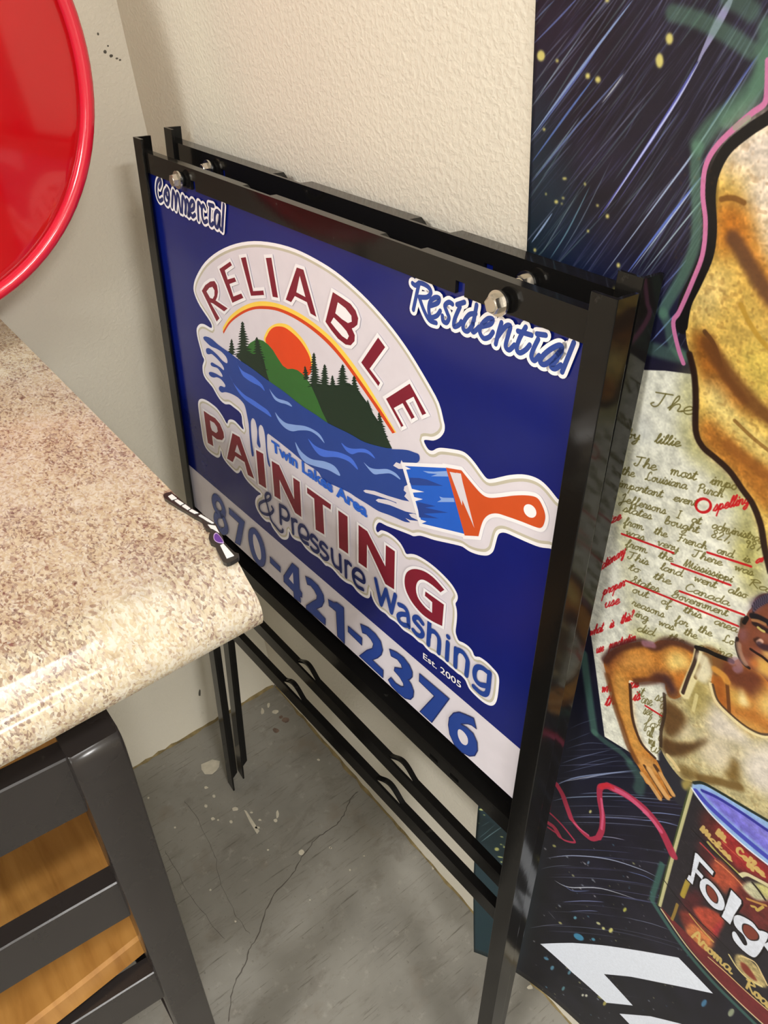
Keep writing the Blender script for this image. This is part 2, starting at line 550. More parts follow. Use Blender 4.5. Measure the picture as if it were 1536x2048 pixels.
# ------------------------------------------------------------------ stroke lettering
# single-stroke cursive letters: unit x-height 1, ascender 2, descender -1
GLY = {
 'a': (1.0, [[(.85, .85), (.5, 1), (.15, .7), (.1, .25), (.35, 0), (.7, .3), (.85, .9), (.8, .2), (1.0, 0), (1.15, .2)]]),
 'b': (.95, [[(.1, .2), (.4, 1.3), (.35, 2), (.15, 1.6), (.15, .2), (.4, 0), (.75, .3), (.6, .9), (.25, .7)], [(.6, .85), (1.0, .8)]]),
 'c': (.85, [[(.8, .8), (.5, 1), (.15, .65), (.2, .2), (.5, 0), (.95, .25)]]),
 'd': (1.0, [[(.8, .8), (.45, 1), (.1, .6), (.15, .1), (.45, 0), (.75, .4), (.9, 2), (.82, .3), (1.05, 0), (1.15, .2)]]),
 'e': (.8, [[(0, .2), (.6, .6), (.65, .9), (.4, 1), (.15, .6), (.25, .1), (.55, 0), (.95, .3)]]),
 'f': (.7, [[(0, .2), (.45, 1.2), (.55, 1.9), (.35, 1.9), (.28, .8), (.28, -.8), (.5, -.8), (.45, -.1), (.85, .2)]]),
 'g': (.95, [[(.8, .85), (.45, 1), (.1, .6), (.2, .1), (.55, .15), (.8, .9), (.78, -.5), (.5, -1), (.2, -.75), (.6, -.2), (1.05, .2)]]),
 'h': (.95, [[(0, .2), (.4, 1.4), (.35, 2), (.18, 1.5), (.15, 0), (.3, .7), (.6, 1), (.75, .7), (.72, .1), (1.05, .2)]]),
 'i': (.5, [[(0, .2), (.3, 1), (.25, .2), (.4, 0), (.6, .25)], [(.38, 1.4), (.42, 1.5)]]),
 'k': (.9, [[(0, .2), (.35, 1.4), (.3, 2), (.15, 1.5), (.15, 0)], [(.7, 1), (.2, .5), (.7, 0), (.95, .2)]]),
 'l': (.5, [[(0, .2), (.4, 1.4), (.38, 2), (.2, 1.6), (.2, .3), (.4, 0), (.6, .25)]]),
 'm': (1.4, [[(0, .7), (.15, 1), (.18, 0), (.3, .8), (.5, 1), (.58, .7), (.58, 0), (.7, .8), (.9, 1), (1.0, .7), (1.0, .15), (1.2, 0), (1.45, .25)]]),
 'n': (1.0, [[(0, .7), (.15, 1), (.18, 0), (.3, .8), (.55, 1), (.68, .7), (.68, .15), (.85, 0), (1.05, .25)]]),
 'o': (.85, [[(.55, 1), (.2, .8), (.12, .3), (.4, 0), (.7, .35), (.55, .95), (.9, .85)]]),
 'p': (.95, [[(0, .4), (.25, 1), (.15, -1)], [(.2, .6), (.5, 1), (.75, .6), (.55, .05), (.25, .15), (.95, .2)]]),
 'r': (.75, [[(0, .3), (.2, 1.1), (.3, .9), (.6, .9), (.5, .2), (.65, 0), (.85, .25)]]),
 's': (.7, [[(0, .1), (.35, 1.1), (.55, .4), (.35, 0), (.1, .15)], [(.4, 0), (.8, .25)]]),
 't': (.6, [[(0, .2), (.35, 1.7), (.25, .3), (.4, 0), (.7, .3)], [(.05, 1.2), (.6, 1.25)]]),
 'u': (1.0, [[(0, .6), (.15, 1), (.15, .3), (.35, 0), (.65, .3), (.75, 1), (.72, .2), (.9, 0), (1.05, .25)]]),
 'v': (.85, [[(0, .8), (.15, 1), (.35, 0), (.65, .9), (.9, .85)]]),
 'w': (1.2, [[(0, .8), (.15, 1), (.25, .1), (.55, .9), (.7, .1), (1.0, .95), (1.25, .85)]]),
 'x': (.8, [[(.1, 1), (.7, 0), (.9, .2)], [(.7, 1), (.05, 0)]]),
 'y': (.95, [[(0, .7), (.15, 1), (.25, .2), (.6, .3), (.75, 1), (.72, -.5), (.45, -1), (.2, -.75), (.9, .2)]]),
 'z': (.8, [[(.1, .9), (.65, .95), (.1, .1), (.8, .1)]]),
 'T': (1.3, [[(0, 1.8), (1.2, 1.95)], [(.7, 1.9), (.6, .4), (.35, 0), (.05, .25), (.2, .5)]]),
 'L': (1.2, [[(.9, 1.6), (.7, 2), (.4, 1.5), (.4, .3), (.1, .05), (.3, .3), (.7, 0), (1.1, .2)]]),
 'P': (1.1, [[(.3, 1.8), (.2, 0)], [(.0, 1.5), (.5, 2), (1.0, 1.7), (.8, 1.1), (.3, 1.0)]]),
 'J': (1.1, [[(.2, 1.5), (.6, 2), (.6, .3), (.4, -1), (.1, -.6), (1.1, .4)]]),
 'F': (1.1, [[(0, 1.8), (1.1, 1.95)], [(.5, 1.85), (.4, .2), (.1, 0)], [(.2, 1.0), (.85, 1.05)]]),
 'M': (1.6, [[(0, .1), (.25, 1.9), (.35, 0), (.8, 1.8), (.9, .1), (1.3, 1.5), (1.3, .2), (1.6, .1)]]),
 'C': (1.2, [[(1.0, 1.6), (.6, 2), (.15, 1.2), (.2, .3), (.6, 0), (1.15, .35)]]),
 'G': (1.2, [[(.1, .2), (.8, 1.8), (.5, 2), (.35, 1.2), (.7, .9), (1.0, 1.2), (.9, .2), (.4, 0), (.2, .3)]]),
 'S': (1.0, [[(0, .1), (.7, 1.6), (.5, 2), (.35, 1.5), (.8, .5), (.4, 0), (.05, .3)]]),
 'I': (.6, [[(.1, 1.8), (.5, 1.9)], [(.3, 1.85), (.25, 0)], [(0, 0), (.5, 0)]]),
 'R': (1.1, [[(.3, 1.8), (.2, 0)], [(0, 1.5), (.5, 2), (1.0, 1.6), (.35, 1.0), (1.05, 0)]]),
 'A': (1.2, [[(0, 0), (.6, 1.9), (.95, 0), (1.15, .1)], [(.2, .7), (.9, .75)]]),
 '8': (.9, [[(.7, 1.5), (.4, 1.9), (.15, 1.5), (.7, .5), (.4, 0), (.1, .4), (.65, 1.3)]]),
 '2': (.9, [[(.1, 1.4), (.4, 1.9), (.7, 1.4), (.1, 0), (.8, .1)]]),
 '7': (.9, [[(.1, 1.8), (.75, 1.8), (.35, 0)]]),
 '9': (.9, [[(.7, 1.5), (.35, 1.8), (.15, 1.3), (.5, 1.0), (.7, 1.6), (.6, 0)]]),
 ',': (.4, [[(.2, .1), (.1, -.3)]]), '.': (.4, [[(.15, 0), (.2, .08)]]), "'": (.3, [[(.2, 1.9), (.1, 1.5)]]),
 '?': (.9, [[(.1, 1.5), (.4, 1.9), (.7, 1.5), (.35, .9), (.35, .5)], [(.35, .1), (.38, .0)]]), '-': (.7, [[(.1, .6), (.6, .6)]]),
}


def text_strokes(s, slant=0.18):
    """polylines of a line of cursive, x from 0 to 1 (x-height in the same unit is returned too)"""
    x = 0.0
    out = []
    for ch in s:
        if ch == ' ':
            x += 2.0
            continue
        w, st = GLY[ch]
        for q in st:
            out.append([(x + a + slant * b, b) for a, b in q])
        x += w
    return out, x


# ------------------------------------------------------------------ print layers on flat boards (mesh)
class Print:
    """collects filled shapes in board coordinates (u, v) and builds them as thin skins standing just proud of the board"""
    def __init__(self):
        self.v, self.f, self.k = [], [], 0

    def poly(self, p):
        p = np.asarray(p, float)
        area2 = np.sum(p[:, 0] * np.roll(p[:, 1], -1) - p[:, 1] * np.roll(p[:, 0], -1))
        if area2 < 0:
            p = p[::-1]
        n = len(self.v)
        self.k = (self.k + 1) % 5
        self.v += [(a, -self.k * 3e-6, b) for a, b in p]
        self.f.append(list(range(n, n + len(p))))

    def strip(self, p, w, closed=False, caps=True):
        p = np.asarray(p, float)
        keep = [0] + [i for i in range(1, len(p)) if np.hypot(*(p[i] - p[i - 1])) > 1e-6]
        p = p[keep]
        if closed and np.hypot(*(p[0] - p[-1])) < 1e-6:
            p = p[:-1]
        N = len(p)
        w = np.broadcast_to(np.asarray(w, float), (N,)) / 2
        if closed:
            d0 = p - np.roll(p, 1, 0)
            d1 = np.roll(p, -1, 0) - p
        else:
            dd = np.diff(p, axis=0)
            d0 = np.vstack([dd[:1], dd])
            d1 = np.vstack([dd, dd[-1:]])
        d0 /= np.linalg.norm(d0, axis=1)[:, None] + 1e-12
        d1 /= np.linalg.norm(d1, axis=1)[:, None] + 1e-12
        n0 = np.stack([-d0[:, 1], d0[:, 0]], 1)
        n1 = np.stack([-d1[:, 1], d1[:, 0]], 1)
        m = n0 + n1
        ln = np.linalg.norm(m, axis=1)
        m = np.where(ln[:, None] > 0.2, m / np.maximum(ln, 1e-9)[:, None], n0)
        c = np.clip(np.sum(m * n0, 1), 0.55, 1)
        m = m * (w / c)[:, None]
        base = len(self.v)
        self.k = (self.k + 1) % 5
        y = -self.k * 3e-6
        for q, o in zip(p, m):
            self.v += [(q[0] + o[0], y, q[1] + o[1]), (q[0] - o[0], y, q[1] - o[1])]
        for i in range(N if closed else N - 1):
            a = base + 2 * i
            b = base + 2 * ((i + 1) % N)
            self.f.append([a, a + 1, b + 1, b])
        if caps and not closed:
            for e in (0, -1):
                if w[e] > 1e-5:
                    a = np.linspace(0, 2 * math.pi, 14, endpoint=False)
                    self.poly(p[e] + np.stack([np.cos(a), np.sin(a)], 1) * w[e])

    def build(self, name, mat, parent, depth):
        me = bpy.data.meshes.new(name)
        me.from_pydata([(a, depth + y, b) for a, y, b in self.v], [], self.f)
        # make every face look outwards (-y of the board)
        bm = bmesh.new()
        bm.from_mesh(me)
        bm.normal_update()
        for f in bm.faces:
            if f.normal.y > 0:
                f.normal_flip()
        bm.to_mesh(me)
        bm.free()
        return link(name, me, mat, parent)


def font_polys(s, offset=0.0):
    """filled outlines of builtin-font text as (verts2d, faces), baseline at 0, and its width"""
    c = bpy.data.curves.new('tmp', 'FONT')
    c.body = s
    c.offset = offset
    c.resolution_u = 4
    o = bpy.data.objects.new('tmp', c)
    COL.objects.link(o)
    dg = bpy.context.evaluated_depsgraph_get()
    dg.update()
    me = bpy.data.meshes.new_from_object(o.evaluated_get(dg))
    v = np.array([x.co[:2] for x in me.vertices])
    f = [list(q.vertices) for q in me.polygons]
    bpy.data.objects.remove(o)
    bpy.data.curves.remove(c)
    bpy.data.meshes.remove(me)
    return v, f
# ------------------------------------------------------------------ steel sign frames
PW, PH, LEG = 0.624, 1.043, 0.019


def frame_matrix(o, th, lean):
    W = Vector((math.cos(th), math.sin(th), 0))
    n = Vector((-math.sin(th), math.cos(th), 0))
    U = Vector((0, 0, 1)) * math.cos(lean) + n * math.sin(lean)
    B = -W.cross(U)
    m = Matrix.Identity(4)
    for r in range(3):
        m[r][0], m[r][1], m[r][2], m[r][3] = W[r], B[r], U[r], o[r]
    return m


FR_O = np.array([0.1402778, -0.18005839, 0.0])
FR_M = frame_matrix(FR_O, 0.02553435, 0.10549308)
RE_M = frame_matrix((0.13165, -0.15527, 0.0026), 0.01294, 0.118982)
FR_W = np.array(FR_M.col[0][:3])
FR_B = np.array(FR_M.col[1][:3])
FR_U = np.array(FR_M.col[2][:3])
FACE = 0.0065                                             # depth of the printed face behind the front of the posts


def uv(pxs):
    q = on_plane(pxs, FR_O + FR_B * FACE, FR_B) - FR_O
    return np.stack([q @ FR_W, q @ FR_U], 1)


def post_mesh(side):
    """angle-iron leg with a pointed foot; side 0 = left, 1 = right"""
    bm = bmesh.new()
    x0 = 0.0 if side == 0 else PW
    s = 1 if side == 0 else -1
    T = 0.003
    prof = [(0, 0), (LEG, 0), (LEG, T), (T, T), (T, LEG), (0, LEG)]
    foot = [0.006, 0.000, 0.000, 0.004, 0.020, 0.020]
    bot = [bm.verts.new((x0 + s * a, b, f)) for (a, b), f in zip(prof, foot)]
    top = [bm.verts.new((x0 + s * a, b, PH)) for a, b in prof]
    for i in range(6):
        j = (i + 1) % 6
        bm.faces.new((bot[i], bot[j], top[j], top[i]))
    bm.faces.new(top)
    bm.faces.new(bot[::-1])
    bmesh.ops.recalc_face_normals(bm, faces=bm.faces[:])
    es = [e for e in bm.edges if abs(e.verts[0].co.z - e.verts[1].co.z) > 0.5]
    bmesh.ops.bevel(bm, geom=es, offset=0.0006, segments=2, affect='EDGES', profile=0.5)
    return bm


def plate_with_holes(bm, u0, u1, v0, v1, d0, d1, holes):
    """vertical plate u0..u1, v0..v1 with rectangular holes (ua, ub, va, vb)"""
    xs = sorted({u0, u1, *[h[0] for h in holes], *[h[1] for h in holes]})
    zs = sorted({v0, v1, *[h[2] for h in holes], *[h[3] for h in holes]})

    def hole(a, b):
        return any(h[0] - 1e-9 <= a < h[1] - 1e-9 and h[2] - 1e-9 <= b < h[3] - 1e-9 for h in holes)
    g = {}

    def vert(x, y, z):
        k = (round(x, 6), round(y, 6), round(z, 6))
        if k not in g:
            g[k] = bm.verts.new((x, y, z))
        return g[k]
    nx, nz = len(xs) - 1, len(zs) - 1
    solid = lambda i, j: 0 <= i < nx and 0 <= j < nz and not hole(xs[i], zs[j])
    for i in range(nx):
        for j in range(nz):
            if not solid(i, j):
                continue
            a, b, c, d = xs[i], xs[i + 1], zs[j], zs[j + 1]
            bm.faces.new([vert(a, d0, c), vert(b, d0, c), vert(b, d0, d), vert(a, d0, d)])
            bm.faces.new([vert(a, d1, d), vert(b, d1, d), vert(b, d1, c), vert(a, d1, c)])
            if not solid(i - 1, j):
                bm.faces.new([vert(a, d0, c), vert(a, d0, d), vert(a, d1, d), vert(a, d1, c)])
            if not solid(i + 1, j):
                bm.faces.new([vert(b, d0, d), vert(b, d0, c), vert(b, d1, c), vert(b, d1, d)])
            if not solid(i, j - 1):
                bm.faces.new([vert(b, d0, c), vert(a, d0, c), vert(a, d1, c), vert(b, d1, c)])
            if not solid(i, j + 1):
                bm.faces.new([vert(a, d0, d), vert(b, d0, d), vert(b, d1, d), vert(a, d1, d)])


def rail_mesh(v_top, h, holes, loops, arch, D=0.012):
    """angle-iron cross bar: front plate hanging below a flange that runs back; at each loop the flange is lanced and pushed up (+) or down (-)"""
    bm = bmesh.new()
    u0, u1, T = 0.0035, PW - 0.0035, 0.003
    plate_with_holes(bm, u0, u1, v_top - h, v_top, T, 2 * T, holes)
    edges = [u0] + [x for l in loops for x in l] + [u1]
    for k in range(0, len(edges), 2):
        add_box(bm, (edges[k], 2 * T, v_top - T), (edges[k + 1], D, v_top))
    for a, b in loops:
        n = 12
        rows = []
        for i in range(n + 1):
            t = i / n
            u = a + (b - a) * t
            z = v_top - T / 2 + arch * math.sin(math.pi * t) ** 1.3
            rows.append([bm.verts.new((u, y, z + dz)) for y, dz in ((0.0068, -T / 2), (D, -T / 2), (D, T / 2), (0.0068, T / 2))])
        for p, q in zip(rows[:-1], rows[1:]):
            for i in range(4):
                bm.faces.new((p[i], p[(i + 1) % 4], q[(i + 1) % 4], q[i]))
        bm.faces.new(rows[0][::-1])
        bm.faces.new(rows[-1])
    bmesh.ops.recalc_face_normals(bm, faces=bm.faces[:])
    return bm


def bolt_mesh():
    bm = bmesh.new()
    add_cyl(bm, (0, 0.0, 0), (0, -1, 0), 0.0085, 0.0018, 28)
    add_cyl(bm, (0, -0.0018, 0), (0, -1, 0), 0.0064, 0.0052, 6, 0.0060)
    add_cyl(bm, (0, -0.0070, 0), (0, -1, 0), 0.0050, 0.0006, 24, 0.0044)
    return bm


def build_frame(matrix, label, front):
    r = thing('yard_sign', label, 'sign', matrix, 'steel yard signs against the wall')
    for s in (0, 1):
        bm_obj('leg_post', post_mesh(s), M_BLACK, r)
    slots = [(0.1155, 0.1245, 1.0105, 1.0195), (0.4925, 0.5015, 1.0105, 1.0195)]
    loops = [(0.2105, 0.2570), (0.4070, 0.4530)]
    bm_obj('top_rail', rail_mesh(1.0306, 0.0190, slots, loops, -0.013, 0.012 if front else 0.018), M_BLACK, r)
    bm_obj('bottom_rail', rail_mesh(0.5610, 0.0200, [(0.4965, 0.5085, 0.5450, 0.5495), (0.5260, 0.5380, 0.5450, 0.5495)], [], 0, 0.0225), M_BLACK, r)
    bm_obj('step_bar', rail_mesh(0.4195 if front else 0.4265, 0.0195, [], loops, 0.011, 0.0125), M_BLACK, r)
    for u in (0.099, 0.5375):
        bm = bmesh.new()
        add_cyl(bm, (0, 0, 0), (0, -1, 0), 0.0066, 0.0045, 24)
        sp = bm_obj('spacer', bm, M_RUBBER, r, True)
        sp.location = (u, 0.003, 1.0175)
        bo = bm_obj('hex_bolt', bolt_mesh(), M_CHROME, r)
        bo.location = (u, -0.0015, 1.0175)
        bo.rotation_euler = (0, 0.3 if u < .3 else 0.6, 0)
    bm = bmesh.new()
    add_box(bm, (0.0045, FACE, 0.585), (PW - 0.0045, FACE + 0.003, 1.0275))
    p = bm_obj('sign_panel', bm, M_PANEL, r)
    return r, p


def print_mat(name, rgb, rough=0.2):
    return plain(name, rgb, rough, 0.0, 0.025, 60, spec=0.45)


M_PANEL = print_mat('print_royal_blue', (15, 28, 110))
P_WHITE = print_mat('print_white', (244, 242, 246))
P_LAV = print_mat('print_pale_grey', (222, 216, 224))
P_BEIGE = print_mat('print_beige', (196, 190, 172))
P_MAROON = print_mat('print_maroon', (128, 34, 52))
P_YELLOW = print_mat('print_yellow', (252, 214, 92))
P_ORANGE = print_mat('print_orange', (214, 76, 40))
P_SUN = print_mat('print_sun_orange', (226, 76, 38))
P_HILL = print_mat('print_green', (56, 108, 52))
P_TREE = print_mat('print_dark_green', (34, 52, 40))
P_WATER = print_mat('print_water_blue', (40, 70, 150))
P_WAVE1 = print_mat('print_bright_wave', (74, 116, 226))
P_WAVE2 = print_mat('print_pale_wave', (140, 172, 232))
P_BRISTLE = print_mat('print_bristle_blue', (38, 98, 206))
P_NAVY_DIM = print_mat('print_navy_and_dim_blue', (30, 42, 100))  # navy ink; also stands for letter blue darkened by dimmer light
P_LETTER = print_mat('print_letter_blue', (34, 66, 148))
P_HANDLE = print_mat('print_handle_orange', (206, 84, 42))

front, panel = build_frame(FR_M, 'front black steel yard sign with blue painting company panel, leaning beside granite counter', True)
rear, rear_panel = build_frame(RE_M, 'rear black steel yard sign tucked behind the printed blue one, against the wall', False)

LAYER = 0
DEPTH = 2.0e-5


def put(name, pr, mat, lab=None):
    global LAYER
    LAYER += 1
    o = pr.build(name, mat, panel, FACE - LAYER * DEPTH)
    if lab:
        o['label'] = lab
    return o


def shape(name, mat, *polys, lab=None, outline=0, omat=None, sm=False):
    """one printed colour shape; an outline is printed under it first"""
    qs = []
    for p in polys:
        q = smooth(p, 5, True) if sm else np.asarray(p, float)
        qs.append(uv(q))
    if outline:
        a = Print()
        for q in qs:
            a.poly(q)
            a.strip(q, outline * 2, True)
        put(name + '_outline', a, omat or P_WHITE)
    if name == 'lettering':
        a = Print()
        for q in qs:
            a.poly(q)
        return put(name, a, mat, lab)
    for q in qs:
        a = Print()
        a.poly(q)
        o = put(name, a, mat, lab)
    return o


def strokes(name, mat, paths, w, lab=None, outline=0, omat=None, sm=True, extra=()):
    qs = [uv(smooth(p, 6) if sm else np.asarray(p, float)) for p in paths]
    if outline:
        a = Print()
        for q in qs:
            a.strip(q, w + 2 * outline)
        put(name + '_outline', a, omat or P_WHITE)
    a = Print()
    for q in qs:
        a.strip(q, w)
    for e in extra:
        a.poly(uv(e))
    return put(name, a, mat, lab)


# --- phone band
a = Print()
a.poly([(0.0047, 0.5852), (PW - 0.0047, 0.5852), (PW - 0.0047, 0.6502), (0.0047, 0.6502)])
put('phone_band', a, P_LAV, 'pale band along the bottom with the phone number')

# --- badge: one silhouette behind arch, splash, words and brush
badge = px(
    'A', [(122, 545), (60, 450), (28, 380), (22, 330), (40, 270), (90, 190), (170, 125), (270, 82), (380, 66), (500, 78), (620, 112), (740, 170), (860, 245), (980, 345), (1090, 455), (1200, 585), (1300, 725), (1400, 890), (1470, 1020)],
    'C', [(558, 70), (566, 110), (560, 150), (532, 185), (490, 203), (445, 198), (426, 207), (455, 262), (485, 272), (512, 258), (545, 253), (620, 262), (680, 275), (720, 300), (765, 350), (812, 415), (848, 458), (885, 460), (930, 450), (1000, 435), (1080, 430), (1150, 443), (1210, 473), (1262, 522), (1318, 592)],
    'C', [(1390, 680), (1350, 930), (1268, 923), (1200, 914), (1130, 888), (1040, 848), (975, 820), (938, 820), (920, 840), (906, 890), (893, 935), (875, 958), (845, 971), (790, 965), (735, 945), (700, 922), (675, 908), (600, 890), (500, 868), (445, 850), (400, 838), (360, 842), (330, 830), (260, 803), (180, 773)],
    'N', [(605, 432), (572, 490), (590, 538), (625, 516), (665, 524), (710, 545), (765, 585), (820, 642), (858, 705), (884, 757), (930, 757), (990, 770), (1080, 820), (1180, 895), (1280, 990), (1350, 1070), (1395, 1145), (1411, 1195), (1404, 1235)],
    'P', [(972, 325), (985, 385), (990, 460), (984, 550), (974, 640), (988, 700), (1012, 748), (1060, 770), (1120, 810), (1165, 865), (1192, 925), (1250, 935), (1330, 990), (1400, 1060), (1450, 1120), (1469, 1190), (1463, 1290), (1450, 1390), (1432, 1450), (1400, 1482), (1350, 1480), (1280, 1440), (1200, 1370), (1135, 1300), (1105, 1240), (1085, 1195), (1040, 1145), (1000, 1120), (955, 1080), (900, 1035), (840, 980), (780, 935), (735, 900), (690, 878), (640, 832), (600, 785), (555, 760), (500, 708), (450, 670), (380, 625), (325, 565), (280, 525), (225, 490), (175, 438), (120, 402), (60, 330), (20, 240)],
    'N', [(520, 1125), (512, 1190), (490, 1210), (440, 1190), (380, 1140), (330, 1078), (270, 1050), (205, 998), (130, 912), (80, 880)],
    'O', [(890, 1005), (820, 928), (755, 885), (715, 858), (660, 808), (605, 735), (565, 718), (525, 698), (490, 660), (463, 600), (462, 645), (450, 688), (420, 705), (370, 690), (312, 622), (268, 560), (238, 500), (195, 490), (140, 438), (90, 360), (65, 290), (68, 225), (95, 185), (132, 165), (75, 118)],
    'M', [(610, 995), (565, 935), (540, 885), (522, 852), (505, 880), (470, 886), (405, 825), (350, 760), (312, 695), (294, 622), (288, 688), (265, 712), (230, 700), (165, 652), (118, 590), (90, 500), (60, 300), (38, 130), (42, 68), (70, 44), (112, 52), (170, 85), (250, 150), (315, 240), (365, 328), (380, 290), (410, 278), (460, 300), (552, 396), (540, 320), (523, 212), (440, 138), (395, 106), (345, 103), (295, 65)],
    'K', [(275, 930), (237, 862), (215, 825), (180, 782), (130, 720), (100, 650), (95, 560), (115, 490), (92, 440), (65, 340), (38, 240), (22, 150), (28, 90), (65, 50), (120, 55), (203, 100)])
bq = uv(smooth(badge, 3, True))
a = Print()
a.poly(bq)
put('logo_backing', a, P_LAV, 'pale die-line backing behind the whole logo')
d = np.roll(bq, -1, 0) - np.roll(bq, 1, 0)
d /= np.linalg.norm(d, axis=1)[:, None]
nrm = np.stack([d[:, 1], -d[:, 0]], 1)
area2 = np.sum(bq[:, 0] * np.roll(bq[:, 1], -1) - bq[:, 1] * np.roll(bq[:, 0], -1))
if area2 < 0:
    nrm = -nrm                                            # outward normals
a = Print()
a.strip(bq - nrm * 0.0040, 0.0026, True)
put('logo_inner_line', a, P_BEIGE)
a = Print()
a.strip(bq - nrm * 0.0014, 0.0030, True)
put('logo_rim', a, P_WHITE)

# --- arch bands
Y1 = px('A', [(195, 575), (238, 508), (310, 453), (390, 424), (470, 424), (560, 449), (660, 499), (760, 569), (860, 659), (950, 769), (1040, 899), (1120, 1029), (1180, 1130), (1220, 1198)])
O1 = px('A', [(195, 600), (235, 537), (300, 485), (370, 455), (440, 449), (520, 460), (620, 502), (722, 567), (822, 652), (915, 760), (1005, 885), (1093, 1013), (1155, 1105), (1212, 1197)])
O2 = px('A', [(199, 613), (240, 549), (305, 499), (372, 471), (440, 467), (517, 478), (612, 519), (712, 584), (810, 669), (900, 771), (990, 896), (1080, 1026), (1140, 1116), (1196, 1202)])
shape('arch_band', P_YELLOW, np.vstack([smooth(Y1), smooth(O1)[::-1]]), lab='yellow arch band')
shape('arch_band', P_ORANGE, np.vstack([smooth(O1), smooth(O2)[::-1]]), lab='orange arch band')

# --- sun, hills, trees, water
shape('sun_glow', P_YELLOW, px('K', [(850, 250), (880, 140), (930, 80), (1000, 45), (1080, 42), (1160, 70), (1250, 150), (1335, 250), (1400, 365), (1440, 480), (1440, 560), (1300, 600), (950, 330)]), sm=True)
shape('sun', P_SUN, px('K', [(872, 270), (893, 180), (930, 120), (980, 85), (1040, 78), (1110, 95), (1200, 160), (1290, 250), (1365, 360), (1412, 460), (1432, 560), (1420, 660), (1330, 700), (1180, 660), (1080, 600), (980, 460)]), sm=True)
shape('hill', P_HILL, px('K', [(640, 330), (680, 280), (740, 245), (790, 238), (840, 255), (900, 300), (960, 370), (1020, 470), (1080, 560), (1140, 602), (1200, 598), (1260, 615), (1320, 660), (1370, 720)],
                         'L', [(210, 640), (290, 830), (350, 980), (440, 1140), (0, 900)], 'K', [(900, 760), (700, 600), (600, 450)]), lab='green hill')
shape('forest', P_TREE, px('L', [(205, 640), (240, 600), (300, 620), (420, 640), (540, 640), (640, 620), (700, 625), (780, 660), (830, 730), (900, 830), (960, 910), (1000, 1000), (1040, 1060), (1100, 1150), (1160, 1280), (1245, 1450), (1150, 1470), (900, 1400), (700, 1290), (435, 1150), (350, 980), (290, 830)]),
      px('K', [(500, 440), (560, 400), (640, 380), (720, 420), (800, 400), (850, 500), (880, 640), (915, 750), (800, 700), (650, 580)]), lab='dark green wooded slope')


def tree(c, top, base, hw, seed):
    r = np.random.RandomState(seed)
    top, base = np.array(top, float), np.array(base, float)
    hw *= 1.3
    n = max(6, int(np.hypot(*(base - top)) / 30))
    left, right = [], []
    for i in range(n):
        t = (i + 0.35) / n
        m = top + (base - top) * t
        h = hw * (0.14 + 0.86 * t ** 0.75) * (0.75 + 0.45 * r.rand())
        dy = (base - top) / n
        left += [m + (-h * 0.34, dy[1] * 0.0), m + (-h, dy[1] * 0.75)]
        h = hw * (0.14 + 0.86 * t ** 0.75) * (0.75 + 0.45 * r.rand())
        right += [m + (h * 0.34, dy[1] * 0.1), m + (h, dy[1] * 0.8)]
    return px(c, [tuple(q) for q in [top] + right + [base + (hw * .5, 0), base - (hw * .5, 0)] + left[::-1]])


for i, (c, t, b, h) in enumerate([('K', (452, 228), (452, 425), 48), ('K', (585, 15), (600, 480), 92), ('K', (763, 205), (800, 640), 92),
                                  ('L', (130, 392), (150, 570), 48), ('L', (246, 222), (250, 660), 72), ('L', (382, 370), (382, 670), 72), ('L', (484, 512), (486, 670), 48),
                                  ('L', (613, 370), (610, 650), 82), ('L', (760, 516), (775, 720), 62), ('L', (932, 825), (960, 960), 40), ('L', (1080, 982), (1110, 1230), 56), ('L', (1105, 1130), (1170, 1360), 48)]):
    shape('pine_tree', P_TREE, tree(c, t, b, h, i))

water = np.vstack([
    smooth(px('K', [(105, 215), (130, 200), (200, 225), (300, 310), (430, 400), (520, 470), (700, 590), (900, 740), (1100, 880), (1300, 1040), (1500, 1170)], 'L', [(435, 1130), (700, 1260), (900, 1370), (1150, 1440), (1240, 1448)]), 4),
    smooth(px('C', [(215, 260), (310, 265), (360, 280), (394, 295), (401, 325), (388, 348), (350, 357), (318, 350)]), 4),
    px('C', [(300, 372), (412, 755)]),
    smooth(px('N', [(1028, 428), (990, 418), (935, 432), (870, 425), (780, 385), (700, 352), (600, 315), (490, 245), (370, 172), (300, 125), (150, 55), (40, 0)], 'M', [(1400, 868), (1250, 768), (1100, 642), (960, 530), (836, 436)]), 3),
    smooth(px('M', [(822, 455), (822, 540), (828, 640), (845, 740), (858, 808), (848, 812), (830, 760), (815, 640), (805, 520), (795, 430), (775, 362), (750, 338), (730, 362), (727, 420), (735, 500), (748, 570), (744, 598), (728, 588), (710, 552), (709, 520), (713, 420), (704, 350), (685, 285), (660, 262), (643, 285), (637, 330), (642, 440), (655, 560), (671, 660), (668, 695), (652, 690), (640, 620), (630, 520), (622, 420)]), 3),
    smooth(px('K', [(665, 1280), (640, 1150), (618, 1060), (590, 1010), (530, 950), (450, 905), (380, 885), (335, 890), (305, 865), (297, 832), (320, 808), (365, 824), (378, 808), (360, 770), (320, 725), (275, 702), (235, 706), (195, 690), (174, 655), (186, 637), (220, 640), (270, 662), (330, 697), (343, 684), (320, 640), (280, 590), (235, 575), (205, 560), (196, 532), (215, 520), (250, 540), (310, 577), (350, 612), (362, 602), (345, 560), (300, 500), (240, 440), (205, 415), (175, 421), (150, 410), (139, 375), (145, 350), (172, 344), (200, 360), (240, 392), (290, 440), (340, 497), (393, 530), (404, 505), (385, 450), (330, 390), (270, 352), (205, 325), (160, 288), (115, 242)]), 3)])
a = Print()
a.poly(uv(water))
put('water', a, P_WATER, 'blue lake water with paint drips')
